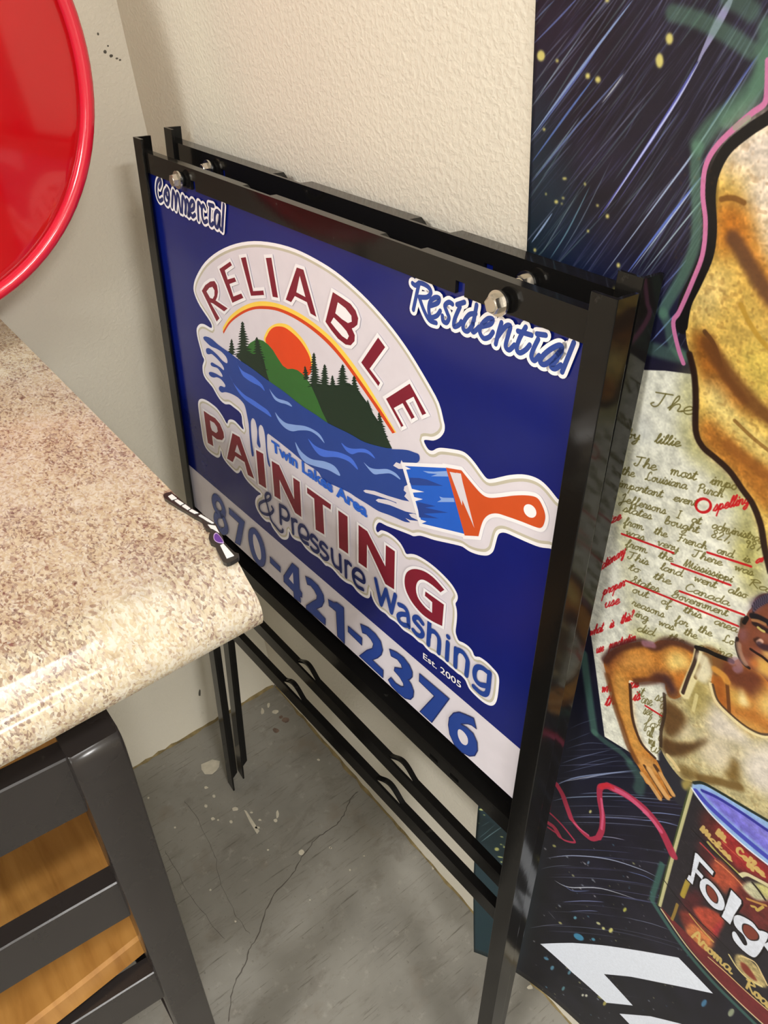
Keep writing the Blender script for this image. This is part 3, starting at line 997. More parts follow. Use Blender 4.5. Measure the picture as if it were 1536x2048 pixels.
shape('splash', P_LAV, px('N', [(447, 108), (470, 98), (560, 110), (700, 160), (850, 205), (920, 218), (868, 165), (890, 130), (862, 105), (868, 65), (905, 45), (930, 50), (1014, 350), (880, 320), (720, 255), (600, 225), (575, 205), (600, 190), (690, 200), (760, 225), (790, 240), (785, 228), (700, 195), (560, 150), (470, 128)]),
      px('N', [(915, 345), (960, 343), (1012, 355), (1032, 430), (990, 402), (940, 378)]), px('N', [(880, 388), (925, 408), (1030, 420), (1036, 448), (930, 432)]),
      px('C', [(225, 370), (245, 347), (272, 358), (280, 333), (304, 372), (312, 392), (262, 392)]))
shape('wave', P_WAVE1, px('K', [(510, 485), (540, 560), (590, 620), (650, 655), (720, 692), (800, 760), (840, 810), (862, 870), (800, 812), (720, 772), (640, 722), (580, 660)]),
      px('K', [(425, 665), (470, 760), (540, 845), (620, 920), (720, 980), (820, 1050), (900, 1110), (945, 1190), (850, 1130), (740, 1060), (640, 990), (560, 910), (490, 800)]),
      px('B', [(700, 345), (740, 385), (800, 412), (880, 425), (950, 455), (985, 500), (993, 528), (940, 480), (870, 455), (790, 452), (745, 420)]),
      px('B', [(897, 370), (930, 395), (970, 405), (1030, 405), (1070, 425), (1097, 463), (1050, 432), (1000, 426), (960, 437), (925, 415)]), sm=True, lab='bright blue wave strokes')
shape('wave', P_WAVE2, px('K', [(920, 845), (960, 900), (1020, 960), (1100, 985), (1160, 1010), (1200, 1062), (1120, 1030), (1050, 1012), (980, 965)]),
      px('M', [(918, 195), (970, 260), (1040, 315), (1130, 335), (1250, 350), (1350, 390), (1430, 450), (1480, 545), (1400, 460), (1310, 407), (1200, 400), (1110, 410), (1030, 372), (960, 292)]),
      px('B', [(625, 365), (660, 420), (720, 465), (800, 480), (860, 510), (890, 565), (820, 530), (740, 507), (680, 482), (645, 432)]),
      px('B', [(1030, 485), (1065, 515), (1110, 525), (1170, 525), (1220, 550), (1247, 587), (1190, 552), (1130, 553), (1085, 551)]), sm=True, lab='pale blue wave strokes')

# --- paint brush
handle = smooth(px('C', [(683, 400), (760, 495), (820, 560), (870, 583), (940, 580), (1040, 568), (1130, 568), (1190, 585), (1225, 640), (1243, 700), (1238, 745), (1222, 778), (1190, 782), (1080, 740), (980, 705), (920, 688), (870, 695), (835, 725), (815, 770), (797, 840)]), 4)
handle = np.vstack([px('C', [(580, 382)]), handle, px('C', [(705, 835)])])
bristle = px('C', [(300, 372), (580, 385), (706, 826), (412, 755)])
a = Print()
for q in (handle, bristle):
    a.strip(uv(q), 0.0062, True)
put('brush_outline', a, P_WHITE)
shape('brush_bristles', P_BRISTLE, bristle, lab='blue brush bristles')
a = Print()
a.strip(uv(px('C', [(300, 372), (412, 755)])), 0.0026)
put('brush_edge', a, P_WHITE)
shape('bristle_shade', P_WATER, px('C', [(335, 450), (400, 452), (450, 462), (560, 505), (350, 500), (335, 480)]), px('C', [(385, 610), (510, 640), (440, 650), (595, 683), (430, 690), (530, 722), (400, 715)]))
shape('bristle_light', P_WAVE2, px('C', [(425, 405), (500, 410), (585, 405), (595, 442), (480, 440), (522, 425), (460, 420)]), px('C', [(535, 575), (560, 583), (630, 585), (637, 612), (520, 612), (547, 597)]))
shape('bristle_gap', P_WHITE, px('C', [(345, 522), (435, 545), (352, 550)]), px('C', [(365, 578), (425, 593), (372, 607)]), px('C', [(406, 728), (450, 742), (414, 757)]), px('C', [(308, 374), (345, 392), (310, 396)]))
shape('brush_handle', P_HANDLE, handle, lab='orange brush handle and ferrule')
shape('ferrule_shine', P_LAV, px('C', [(605, 410), (655, 420), (690, 520), (688, 635)]), px('C', [(648, 416), (680, 422), (692, 480), (770, 785), (690, 600)]))
ang = np.linspace(0, 2 * math.pi, 28, endpoint=False)
ca, sa = math.cos(0.9), math.sin(0.9)
shape('hanging_hole', P_WHITE, px('C', [(1142 + 50 * math.cos(t) * ca - 37 * math.sin(t) * sa, 671 + 50 * math.cos(t) * sa + 37 * math.sin(t) * ca) for t in ang]))

# --- arched word
WORD1 = [
    ('A', [(75, 358), (95, 325), (125, 303), (150, 300), (165, 325), (171, 365), (166, 395), (157, 415), (228, 462), (207, 480), (140, 432), (127, 428), (180, 520), (163, 540)], [(103, 362), (120, 340), (138, 335), (150, 355), (150, 385), (140, 405), (125, 400)]),
    ('D', [(540, 797), (623, 740), (637, 768), (582, 808), (604, 878), (657, 862), (670, 893), (618, 912), (648, 1008), (708, 985), (725, 1018), (640, 1057)], None),
    ('D', [(705, 712), (743, 706), (800, 967), (878, 962), (884, 997), (783, 1003)], None),
    ('D', [(897, 712), (940, 710), (991, 1018), (950, 1010)], None),
    ('D', [(1135, 785), (1187, 803), (1286, 1165), (1240, 1138), (1213, 1052), (1120, 1005), (1092, 1052), (1050, 1032)], [(1158, 850), (1202, 1012), (1132, 975)]),
    ('A', [(850, 365), (905, 400), (955, 435), (985, 475), (1000, 520), (995, 558), (975, 575), (962, 580), (980, 620), (978, 655), (955, 680), (925, 675), (880, 640), (840, 590), (806, 540)], [(880, 425), (925, 460), (960, 505), (962, 540), (940, 548), (905, 525), (865, 490)]),
    ('L', [(1078, 28), (1168, 152), (968, 428), (1102, 608), (1080, 650), (860, 348)], None),
    ('L', [(1178, 812), (1482, 618), (1693, 1000), (1642, 1022), (1530, 785), (1430, 838), (1545, 1048), (1505, 1072), (1390, 868), (1278, 930), (1402, 1158), (1375, 1172)], None)]
holes = [px('A', [(855, 515), (900, 560), (930, 595), (945, 625), (935, 645), (905, 625), (870, 585), (838, 545)])]
holes += [px(c, h) for c, o, h in WORD1 if h]
shape('lettering', P_MAROON, *[px(c, o) for c, o, h in WORD1], outline=0.0030, lab='maroon arched word RELIABLE')
shape('letter_counter', P_WHITE, *holes)

# --- straight word
WORD2 = [
    ('M', [(108, 175), (180, 225), (240, 260), (295, 325), (335, 420), (342, 480), (320, 510), (260, 500), (205, 455), (220, 580), (155, 540)]),
    ('M', [(437, 430), (520, 475), (685, 950), (612, 905), (575, 760), (470, 690), (440, 760), (375, 720)]),
    ('M', [(705, 620), (788, 665), (822, 1060), (738, 1005)]),
    ('M', [(883, 745), (968, 795), (1140, 1180), (1128, 935), (1203, 985), (1222, 1385), (1150, 1335), (972, 960), (985, 1190), (915, 1145)]),
    ('O', [(685, 82), (968, 285), (965, 345), (872, 285), (890, 640), (788, 580), (770, 215), (688, 150)]),
    ('O', [(1055, 352), (1165, 428), (1172, 868), (1065, 795)]),
    ('N', [(405, 455), (495, 520), (680, 880), (685, 660), (778, 725), (770, 1115), (680, 1060), (492, 655), (490, 900), (405, 840)])]
G = smooth(px('N', [(1285, 1118), (1180, 1000), (1080, 930), (980, 905), (910, 930), (880, 990), (880, 1080), (910, 1170), (970, 1270), (1060, 1370), (1160, 1440), (1262, 1490)]), 4)
G2 = smooth(px('N', [(1158, 1355), (1090, 1300), (1020, 1210), (995, 1130), (1000, 1060), (1030, 1020), (1080, 1020), (1160, 1070), (1245, 1145)]), 4)
G = np.vstack([G, px('N', [(1280, 1270), (1090, 1135), (1085, 1180), (1160, 1245)]), G2])


def word2(extra=()):
    return [px(c, o) for c, o in WORD2] + [G]


# --- small script word under it, printed first so the big word overlaps it
PRESS = [px('O', q) for q in (
    [(375, 510), (365, 292)], [(366, 295), (430, 330), (467, 400), (460, 455), (430, 463), (376, 425)],
    [(520, 625), (508, 460)], [(510, 490), (532, 470), (560, 482)],
    [(598, 642), (690, 690), (695, 625), (655, 550), (610, 532), (590, 575), (602, 655), (640, 720), (695, 752)],
    [(803, 700), (770, 662), (740, 652), (732, 692), (760, 732), (802, 778), (820, 820), (800, 845), (765, 830), (733, 795)],
    [(918, 790), (882, 748), (852, 738), (842, 775), (870, 815), (912, 862), (932, 905), (915, 930), (880, 920), (848, 882)],
    [(978, 815), (985, 930), (1010, 1000), (1048, 1035), (1080, 1045)], [(1074, 885), (1083, 1075)],
    [(1145, 1140), (1140, 955)], [(1141, 990), (1165, 965), (1200, 998)],
    [(1235, 1122), (1350, 1200), (1352, 1130), (1310, 1070), (1262, 1050), (1230, 1092), (1240, 1180), (1280, 1250), (1345, 1288)])]
AMP = [px('O', [(268, 312), (285, 350), (260, 390), (210, 405), (150, 380), (120, 325), (125, 275), (170, 247), (220, 238), (250, 212), (250, 172), (215, 152), (192, 182), (198, 230), (217, 300), (236, 380), (260, 470), (310, 540), (360, 600), (393, 605), (398, 582)])]
WASH = [px('P', q) for q in (
    [(75, 45), (135, 330)], [(135, 330), (193, 165)], [(193, 165), (252, 420)], [(252, 420), (298, 222)],
    [(340, 332), (400, 362), (438, 430), (450, 585)], [(440, 452), (372, 440), (332, 462), (345, 520), (390, 560), (448, 572)],
    [(608, 545), (560, 482), (522, 478), (512, 512), (550, 562), (592, 612), (610, 660), (590, 690), (545, 672), (502, 622)],
    [(690, 470), (672, 785)], [(682, 690), (692, 635), (740, 640), (788, 700), (798, 770), (790, 880)],
    [(896, 765), (884, 955)], [(898, 697), (902, 700)],
    [(988, 835), (980, 1035)], [(986, 890), (1012, 850), (1070, 878), (1118, 960), (1118, 1030), (1106, 1135)],
    [(1365, 1112), (1290, 1052), (1228, 1045), (1200, 1100), (1210, 1180), (1260, 1238), (1335, 1255)], [(1372, 1105), (1352, 1300), (1320, 1350), (1262, 1330), (1190, 1262)])]
strokes('lettering', P_NAVY_DIM, AMP, 0.0036, 'navy ampersand')
strokes('lettering', P_NAVY_DIM, PRESS, 0.0046, 'word Pressure, its blue darkened for the dim left side')  # same ink as Washing, with the dimmer light put into its colour
strokes('lettering', P_LETTER, WASH, 0.0052, 'blue word Washing')
shape('lettering', P_MAROON, *word2(), outline=0.0027, lab='maroon word PAINTING')
shape('letter_counter', P_LAV, px('M', [(180, 285), (230, 315), (260, 360), (270, 410), (250, 430), (205, 400), (190, 360)]), px('M', [(490, 560), (540, 690), (465, 640)]))


def font_line(name, mat, s, base0, base1, top0, lab, offset=0.0, bold_x=1.0):
    """builtin type set between two baseline points, cap height from top0"""
    b0, b1, t0 = uv([base0])[0], uv([base1])[0], uv([top0])[0]
    v, f = font_polys(s, offset)
    x0, x1 = v[:, 0].min(), v[:, 0].max()
    sx = np.linalg.norm(b1 - b0) / (x1 - x0)
    e = (b1 - b0) / np.linalg.norm(b1 - b0)
    up = np.array([-e[1], e[0]])
    if up @ (t0 - b0) < 0:
        up = -up
    sy = ((t0 - b0) @ up) / 0.73
    q = b0 + np.outer((v[:, 0] - x0) * sx, e) + np.outer(v[:, 1] * sy, up)
    a = Print()
    a.v = [(p[0], 0, p[1]) for p in q]
    a.f = f
    return put(name, a, mat, lab)


font_line('lettering', P_BRISTLE, 'Twin Lakes Area', (546.0, 899.5), (736.5, 1034), (539.0, 874.5), 'small blue line Twin Lakes Area', 0.042)
font_line('lettering', P_WHITE, 'Est. 2005', (848.3, 1315.5), (924, 1375.5), (847.5, 1302.5), 'small white line Est. 2005', 0.01)

# --- phone number
DIG = [
    px('Q', [(258, 235), (412, 372), (368, 612), (318, 585), (360, 385), (258, 290)]),
    px('Q', [(678, 735), (778, 835), (780, 885), (680, 790)]),
    px('Q', [(905, 800), (965, 850), (975, 1060), (1000, 1100), (1000, 1140), (982, 1130), (987, 1195), (925, 1150), (918, 1085), (820, 985), (818, 930)]),
    px('Q', [(1042, 935), (1100, 965), (1170, 1030), (1220, 1120), (1228, 1180), (1205, 1235), (1145, 1262), (1240, 1365), (1240, 1425), (1048, 1262), (1050, 1235), (1110, 1195), (1155, 1170), (1160, 1130), (1130, 1070), (1090, 1020), (1060, 1010)]),
    px('U', [(1275, 890), (1345, 930), (1385, 928), (1465, 990), (1475, 1440), (1392, 1352), (1375, 1035), (1285, 960)]),
    px('V', [(1325, 268), (1460, 385), (1458, 450), (1325, 320)]),
    px('R', [(130, 155), (210, 190), (290, 260), (345, 340), (365, 430), (350, 480), (310, 515), (250, 540), (370, 655), (368, 730), (118, 500), (200, 440), (260, 420), (272, 370), (240, 310), (190, 255), (150, 240)]),
    px('R', [(448, 430), (520, 460), (600, 520), (660, 600), (690, 670), (690, 720), (660, 752), (640, 750), (680, 810), (705, 880), (700, 940), (670, 970), (610, 955), (530, 890), (465, 820), (435, 765), (462, 740), (510, 800), (570, 840), (605, 840), (600, 800), (560, 730), (500, 660), (505, 630), (560, 640), (590, 640), (575, 590), (530, 530), (465, 495)]),
    px('R', [(778, 700), (1092, 965), (905, 1220), (785, 1110), (945, 940), (775, 775)]),
    px('R', [(1390, 1285), (1365, 1185), (1290, 1150), (1210, 1120), (1150, 1130), (1105, 1180), (1095, 1260), (1110, 1360), (1160, 1470), (1240, 1550), (1320, 1590), (1375, 1585), (1405, 1530), (1400, 1440), (1360, 1350), (1290, 1285), (1225, 1250), (1230, 1235), (1300, 1235), (1345, 1250)]),
    smooth(px('Q', [(460, 480), (480, 445), (520, 445), (570, 510), (610, 610), (628, 720), (620, 800), (595, 828), (560, 815), (510, 750), (475, 650), (458, 550)]), 4, True)]
EIGHT = [px('Q', [(150, 292), (112, 230), (98, 160), (118, 122), (158, 150), (193, 220), (200, 280), (180, 302), (140, 300), (120, 325), (120, 372), (142, 430), (182, 470), (220, 462), (226, 420), (205, 350), (180, 305), (150, 292)])]
a = Print()
for q in DIG:
    a.poly(uv(q))
    a.strip(uv(q), 0.0022, True)
for q in EIGHT:
    a.strip(uv(smooth(q, 6)), 0.0106)
put('phone_number_outline', a, P_NAVY_DIM)
a = Print()
for q in DIG:
    a.poly(uv(q))
for q in EIGHT:
    a.strip(uv(smooth(q, 6)), 0.0086)
put('phone_number', a, P_LETTER, 'blue phone number 870-421-2376')
shape('letter_counter', P_LAV, smooth(px('Q', [(503, 512), (520, 502), (550, 560), (575, 640), (585, 720), (578, 760), (555, 750), (525, 680), (505, 590)]), 4, True), px('Q', [(910, 890), (918, 1010), (870, 955)]),
      smooth(px('R', [(1215, 1300), (1260, 1330), (1300, 1390), (1305, 1450), (1280, 1475), (1235, 1450), (1200, 1380), (1195, 1320)]), 4, True))

# --- brush script words in the top corners
COMM = [px('S', q) for q in (
    [(520, 862), (542, 800), (528, 752), (497, 790), (485, 880), (495, 970), (525, 1032), (562, 1010)],
    [(622, 880), (592, 920), (585, 1000), (605, 1060), (630, 1072), (645, 1000), (640, 915), (618, 872)], [(610, 940), (618, 985), (640, 1000)],
    [(682, 1110), (692, 925), (708, 925), (726, 1010), (730, 1140)], [(730, 1140), (746, 960), (766, 968), (782, 1080), (792, 1170)],
    [(812, 1180), (816, 990), (840, 1010), (856, 1100), (852, 1190)], [(856, 1190), (866, 1032), (890, 1052), (900, 1140), (892, 1220), (915, 1202)],
    [(922, 1152), (960, 1132), (966, 1062), (940, 1032), (914, 1082), (914, 1172), (945, 1232), (978, 1208)],
    [(1022, 1272), (1015, 1082), (1032, 1062), (1056, 1110)], [(1106, 1132), (1086, 1092), (1066, 1122), (1070, 1232), (1095, 1302), (1132, 1288)],
    [(1170, 1132), (1165, 1300), (1185, 1342), (1212, 1318)], [(1155, 1080), (1215, 1097)],
    [(1294, 1192), (1256, 1162), (1231, 1222), (1236, 1340), (1264, 1370), (1288, 1292), (1296, 1200), (1290, 1330), (1306, 1392)], [(1345, 1085), (1326, 1410)])]
RESI = [px('T', q) for q in (
    [(92, 20), (60, 165), (42, 250)], [(35, 25), (62, 42), (100, 22), (165, 52), (192, 102), (160, 142), (92, 142)], [(92, 142), (130, 250), (178, 338), (236, 362)],
    [(190, 216), (250, 192), (262, 152), (226, 146), (186, 182), (174, 250), (190, 312), (240, 302), (272, 260)],
    [(376, 202), (346, 186), (312, 215), (330, 272), (346, 320), (326, 360), (296, 346), (290, 302)],
    [(440, 225), (395, 330), (390, 392), (430, 380), (452, 350)], [(415, 206), (478, 186)],
    [(582, 210), (560, 330), (540, 402), (556, 440), (602, 398)], [(575, 282), (520, 292), (475, 352), (468, 412), (505, 432), (552, 372)],
    [(630, 392), (700, 372), (720, 332), (680, 326), (630, 372), (608, 432), (640, 492), (690, 482), (722, 440)],
    [(795, 360), (770, 440), (745, 542)], [(762, 480), (830, 392), (870, 392), (850, 472), (830, 560), (860, 592), (906, 550)],
    [(1002, 398), (950, 492), (924, 580), (950, 617), (1000, 592), (1036, 550)], [(935, 432), (1050, 466)],
    [(1108, 500), (1064, 592), (1050, 652), (1076, 682), (1116, 640)], [(1098, 456), (1172, 466)],
    [(1266, 640), (1310, 582), (1290, 552), (1220, 582), (1150, 640), (1124, 692), (1160, 717), (1230, 672), (1310, 592), (1260, 682), (1220, 732), (1250, 752), (1302, 720)],
    [(1412, 530), (1312, 780)])]
strokes('lettering', P_NAVY_DIM, COMM, 0.0042, 'white-edged script word Commercial', outline=0.0022)
strokes('lettering', P_LETTER, RESI, 0.0036, 'white-edged script word Residential', outline=0.0025)
# ------------------------------------------------------------------ granite counter
TOP = 0.872
prof = [(0.003, 0.872), (0.30, 0.872), (0.600, 0.872), (0.609, 0.8713), (0.6155, 0.8685), (0.6205, 0.8640), (0.6255, 0.8585), (0.6310, 0.8540), (0.6355, 0.8500),
        (0.6390, 0.8450), (0.6405, 0.8390), (0.6400, 0.8310), (0.6370, 0.8230), (0.6320, 0.8180), (0.6240, 0.8155), (0.6100, 0.8150), (0.6080, 0.8350), (0.003, 0.8350)]
cnt = thing('counter', 'speckled granite laminate counter with rolled front edge along the left wall', 'counter', Matrix.Translation((0, -0.247, 0)))
bm = bmesh.new()
extrude_profile(bm, prof, lambda p, t: (p[0], t, p[1]), 0.0, -1.95, 1)
ct = bm_obj('countertop', bm, M_GRANITE, cnt)
for f in ct.data.polygons:
    f.use_smooth = True
ct.data.set_sharp_from_angle(angle=math.radians(40))
for y in (-1.15, -1.9):
    bm = bmesh.new()
    add_box(bm, (0.03, y - 0.02, 0.0), (0.50, y + 0.02, 0.835), 0.002)
    bm_obj('support_panel', bm, M_CEIL, cnt)

# ------------------------------------------------------------------ chair
def fx(z):
    return 0.645 - 0.1 * (0.80 - z)


chair = thing('dining_chair', 'dark espresso ladder-back chair with honey wood seat, tucked under the granite counter', 'chair', Matrix.Translation((0.60, -0.62, 0)))
CO = Vector((0.60, -0.62, 0))


def stile(side):
    """rear leg and back upright: leaning, slightly splayed, top rolled back; side 0 = near the sign"""
    bm = bmesh.new()
    rows = []
    zs = [0.0, 0.20, 0.40, 0.55, 0.70, 0.765, 0.785, 0.793, 0.798, 0.801]
    for z in zs:
        t = (0.80 - z) / 0.80
        x1 = fx(z)
        x0 = x1 - 0.038 - 0.006 * t
        ya = -0.361 - 0.0335 * t
        yb = -0.396 - 0.0335 * t
        r = 0.0
        if z > 0.782:
            k = (z - 0.782) / 0.019
            x1 -= 0.007 * (1 - math.sqrt(max(0, 1 - k * k)))
            x0 += 0.003 * k * k
        if side:
            ya, yb = -1.24 - ya, -1.24 - yb
        rows.append([bm.verts.new(Vector(p) - CO) for p in ((x1, ya, z), (x1, yb, z), (x0, yb, z), (x0, ya, z))])
    for p, q in zip(rows[:-1], rows[1:]):
        for i in range(4):
            bm.faces.new((p[i], p[(i + 1) % 4], q[(i + 1) % 4], q[i]))
    bm.faces.new(rows[0][::-1])
    bm.faces.new(rows[-1])
    bmesh.ops.recalc_face_normals(bm, faces=bm.faces[:])
    lo = [e for e in bm.edges if abs((e.verts[0].co - e.verts[1].co).normalized().z) > 0.5]
    bmesh.ops.bevel(bm, geom=lo, offset=0.0025, segments=2, affect='EDGES', profile=0.5)
    return bm


for s in (0, 1):
    o = bm_obj('stile', stile(s), M_CHAIR, chair)
    for f in o.data.polygons:
        f.use_smooth = True
    o.data.set_sharp_from_angle(angle=math.radians(35))


def slat(z0, z1, set_back=0.021, th=0.018):
    bm = bmesh.new()
    n = 10
    rows = []
    for k in range(n + 1):
        t = k / n
        y = -0.395 - 0.45 * t
        bow = -0.012 * math.sin(math.pi * t)
        pr = [(fx(z0) - set_back, z0), (fx(z1) - set_back, z1 - 0.0012), (fx(z1) - set_back - 0.0012, z1), (fx(z1) - set_back - th, z1), (fx(z0) - set_back - th, z0)]
        rows.append([bm.verts.new(Vector((x + bow, y, z)) - CO) for x, z in pr])
    for p, q in zip(rows[:-1], rows[1:]):
        for i in range(5):
            bm.faces.new((p[i], p[(i + 1) % 5], q[(i + 1) % 5], q[i]))
    bm.faces.new(rows[0][::-1])
    bm.faces.new(rows[-1])
    bmesh.ops.recalc_face_normals(bm, faces=bm.faces[:])
    return bm


for z0, z1 in ((0.719, 0.785), (0.549, 0.609), (0.362, 0.424)):
    bm_obj('slat', slat(z0, z1), M_CHAIR, chair)

bm = bmesh.new()
out = []
for k in range(13):                                        # seat outline: rounded back edge between the stiles
    t = k / 12
    y = -0.405 - 0.43 * t
    out.append((0.566 + 0.012 * math.sin(math.pi * t), y))
out += [(0.50, -0.852), (0.16, -0.872), (0.145, -0.86), (0.145, -0.38), (0.16, -0.368), (0.50, -0.388)]
lo = [bm.verts.new(Vector((x, y, 0.432)) - CO) for x, y in out]
hi = [bm.verts.new(Vector((x, y, 0.456)) - CO) for x, y in out]
cx, cy = 0.36, -0.62
ins = [bm.verts.new(Vector((cx + (x - cx) * 0.988, cy + (y - cy) * 0.988, 0.460)) - CO) for x, y in out]
m = len(out)
for a_, b_ in ((lo, hi), (hi, ins)):
    for i in range(m):
        j = (i + 1) % m
        bm.faces.new((a_[i], a_[j], b_[j], b_[i]))
bm.faces.new(ins)
bm.faces.new(lo[::-1])
bmesh.ops.recalc_face_normals(bm, faces=bm.faces[:])
o = bm_obj('seat', bm, M_WOOD, chair)
o['label'] = 'honey coloured wooden seat'
for y in (-0.395, -0.845):
    bm = bmesh.new()
    add_box(bm, Vector((0.165, y - 0.018, 0)) - CO, Vector((0.201, y + 0.018, 0.434)) - CO, 0.003)
    bm_obj('front_leg', bm, M_CHAIR, chair)
bm = bmesh.new()
add_box(bm, Vector((0.17, -0.83, 0.375)) - CO, Vector((0.19, -0.41, 0.433)) - CO, 0.002)
bm_obj('apron', bm, M_CHAIR, chair)
for y in (-0.412, -0.828):
    bm = bmesh.new()
    add_box(bm, Vector((0.19, y - 0.01, 0.375)) - CO, Vector((0.560, y + 0.01, 0.433)) - CO, 0.002)
    bm_obj('apron', bm, M_CHAIR, chair)
    bm = bmesh.new()
    add_box(bm, Vector((0.19, y - 0.009, 0.16)) - CO, Vector((0.555, y + 0.009, 0.19)) - CO, 0.002)
    bm_obj('stretcher', bm, M_CHAIR, chair)

# ------------------------------------------------------------------ red round sign standing on the counter
TL = math.radians(4.0)
DR = 0.2145
disc = thing('round_sign', 'glossy red round metal sign with rolled rim, standing above the counter by the left wall', 'sign', Matrix.Translation((0.198, -0.325, TOP)))
bm = bmesh.new()
add_cyl(bm, (-0.012, -0.035, 0.0002), (0, 0, 1), 0.040, 0.008, 40, 0.037)
bm_obj('stand_base', bm, M_BLACK, disc)
bm = bmesh.new()
add_cyl(bm, (-0.012, -0.020, 0.006), (0.05, 0.1, 1), 0.006, 0.110, 20)
bm_obj('stand_stem', bm, M_BLACK, disc)
bm = bmesh.new()
NS, rows = 96, []
for i in range(15):
    r = (DR - 0.006) * i / 14
    x = 0.010 * math.cos(0.5 * math.pi * (i / 14) ** 1.0) + 0.002
    if i == 0:
        rows.append([bm.verts.new((x, 0, DR))])
    else:
        rows.append([bm.verts.new((x, r * math.cos(a), DR + r * math.sin(a))) for a in np.linspace(0, 2 * math.pi, NS, endpoint=False)])
for k in range(NS):
    bm.faces.new((rows[0][0], rows[1][k], rows[1][(k + 1) % NS]))
for p, q in zip(rows[1:-1], rows[2:]):
    for k in range(NS):
        bm.faces.new((p[k], q[k], q[(k + 1) % NS], p[(k + 1) % NS]))
back = [bm.verts.new((-0.004, (DR - 0.006) * math.cos(a), DR + (DR - 0.006) * math.sin(a))) for a in np.linspace(0, 2 * math.pi, NS, endpoint=False)]
for k in range(NS):
    bm.faces.new((rows[-1][k], back[k], back[(k + 1) % NS], rows[-1][(k + 1) % NS]))
bm.faces.new(back)
bmesh.ops.recalc_face_normals(bm, faces=bm.faces[:])
fo = bm_obj('face', bm, M_RED, disc, True)
bm = bmesh.new()
TR, NT_ = 0.0068, 14
rings = []
for a in np.linspace(0, 2 * math.pi, NS, endpoint=False):
    rings.append([bm.verts.new((0.002 + TR * 1.1 * math.sin(b), (DR - TR + TR * math.cos(b)) * math.cos(a), DR + (DR - TR + TR * math.cos(b)) * math.sin(a)))
                  for b in np.linspace(0, 2 * math.pi, NT_, endpoint=False)])
for i in range(NS):
    p, q = rings[i], rings[(i + 1) % NS]
    for j in range(NT_):
        bm.faces.new((p[j], p[(j + 1) % NT_], q[(j + 1) % NT_], q[j]))
bmesh.ops.recalc_face_normals(bm, faces=bm.faces[:])
ro = bm_obj('rolled_rim', bm, M_REDRIM, disc, True)
for o in (fo, ro):
    o.location = (0, 0, 0.927 - TOP)
    o.rotation_euler = (0, -TL, 0)

# ------------------------------------------------------------------ die-cut plaque lying over the counter's end
def top_pts(pxs, z):
    return on_plane(pxs, (0, 0, z), (0, 0, 1))


M_PLQ = plain('plaque_black', (40, 38, 37), 0.3)
M_PLQ_SIDE = plain('plaque_edge', (62, 38, 38), 0.35)
M_PLQ_W = plain('plaque_white', (240, 240, 240), 0.3)
M_PLQ_P = plain('plaque_purple', (96, 52, 150), 0.3)
M_PLQ_L = plain('plaque_lilac', (206, 178, 222), 0.3)
ZP = TOP + 0.0034
sil = px('E', [(125, 240), (145, 222), (200, 208), (222, 225), (270, 262), (330, 315), (400, 365), (470, 405), (540, 450), (600, 488), (635, 520), (655, 560), (690, 620), (712, 690), (760, 740), (815, 790), (850, 800),
               (848, 838), (825, 855), (770, 885), (735, 895), (700, 880), (672, 830), (640, 770), (622, 712), (580, 695), (562, 655), (570, 610), (600, 585), (575, 572), (530, 555), (505, 520), (500, 485), (470, 465), (420, 440), (340, 390), (260, 345), (190, 300), (135, 265)])
q = top_pts(sil, ZP)
plq = thing('die_cut_plaque', 'small black die-cut plaque with white blocks and purple oval on counter corner', 'plaque', Matrix.Translation(Vector(q.mean(0)) - Vector((0, 0, 0.0034))))
PO = np.array(plq.location)
PO = np.array(plq.matrix_world.translation)


def plate_obj(name, pts, z0, z1, mat, parent, origin):
    bm = bmesh.new()
    t = [bm.verts.new((p[0] - origin[0], p[1] - origin[1], z1 - origin[2])) for p in pts]
    b = [bm.verts.new((p[0] - origin[0], p[1] - origin[1], z0 - origin[2])) for p in pts]
    bm.faces.new(t)
    bm.faces.new(b[::-1])
    for i in range(len(t)):
        j = (i + 1) % len(t)
        bm.faces.new((t[i], b[i], b[j], t[j]))
    bmesh.ops.recalc_face_normals(bm, faces=bm.faces[:])
    return bm_obj(name, bm, mat, parent)


plate_obj('base_plate', q, TOP + 0.0002, ZP, M_PLQ, plq, PO)
for pl in ([(168, 248), (210, 225), (262, 268), (205, 285)], [(228, 288), (262, 275), (328, 318), (290, 335)], [(300, 340), (335, 322), (392, 365), (360, 380)], [(368, 385), (400, 370), (468, 408), (425, 415)],
           [(455, 430), (480, 418), (560, 465), (622, 508), (600, 512), (545, 485), (500, 455)], [(545, 515), (630, 528), (672, 605), (640, 585), (600, 560), (575, 552)], [(665, 712), (700, 695), (815, 822), (735, 852)]):
    pl = np.array(pl, float)
    pl = pl.mean(0) + (pl - pl.mean(0)) * 0.88
    plate_obj('white_block', top_pts(px('E', pl), ZP + 0.0008), ZP - 0.0002, ZP + 0.0006, M_PLQ_W, plq, PO)
ov = px('E', [(608, 640), (615, 610), (640, 600), (680, 640), (708, 690), (680, 695), (640, 685), (615, 665)])
plate_obj('purple_oval_rim', top_pts(smooth(ov, 4, True), ZP + 0.0008), ZP - 0.0002, ZP + 0.0005, M_PLQ_L, plq, PO)
c0 = ov.mean(0)
plate_obj('purple_oval', top_pts(smooth(c0 + (ov - c0) * 0.82, 4, True), ZP + 0.0012), ZP, ZP + 0.0010, M_PLQ_P, plq, PO)

# ------------------------------------------------------------------ hanging vinyl mural
MS0, MS1, MT0, MT1 = 0.640, 1.300, 0.058, 1.50


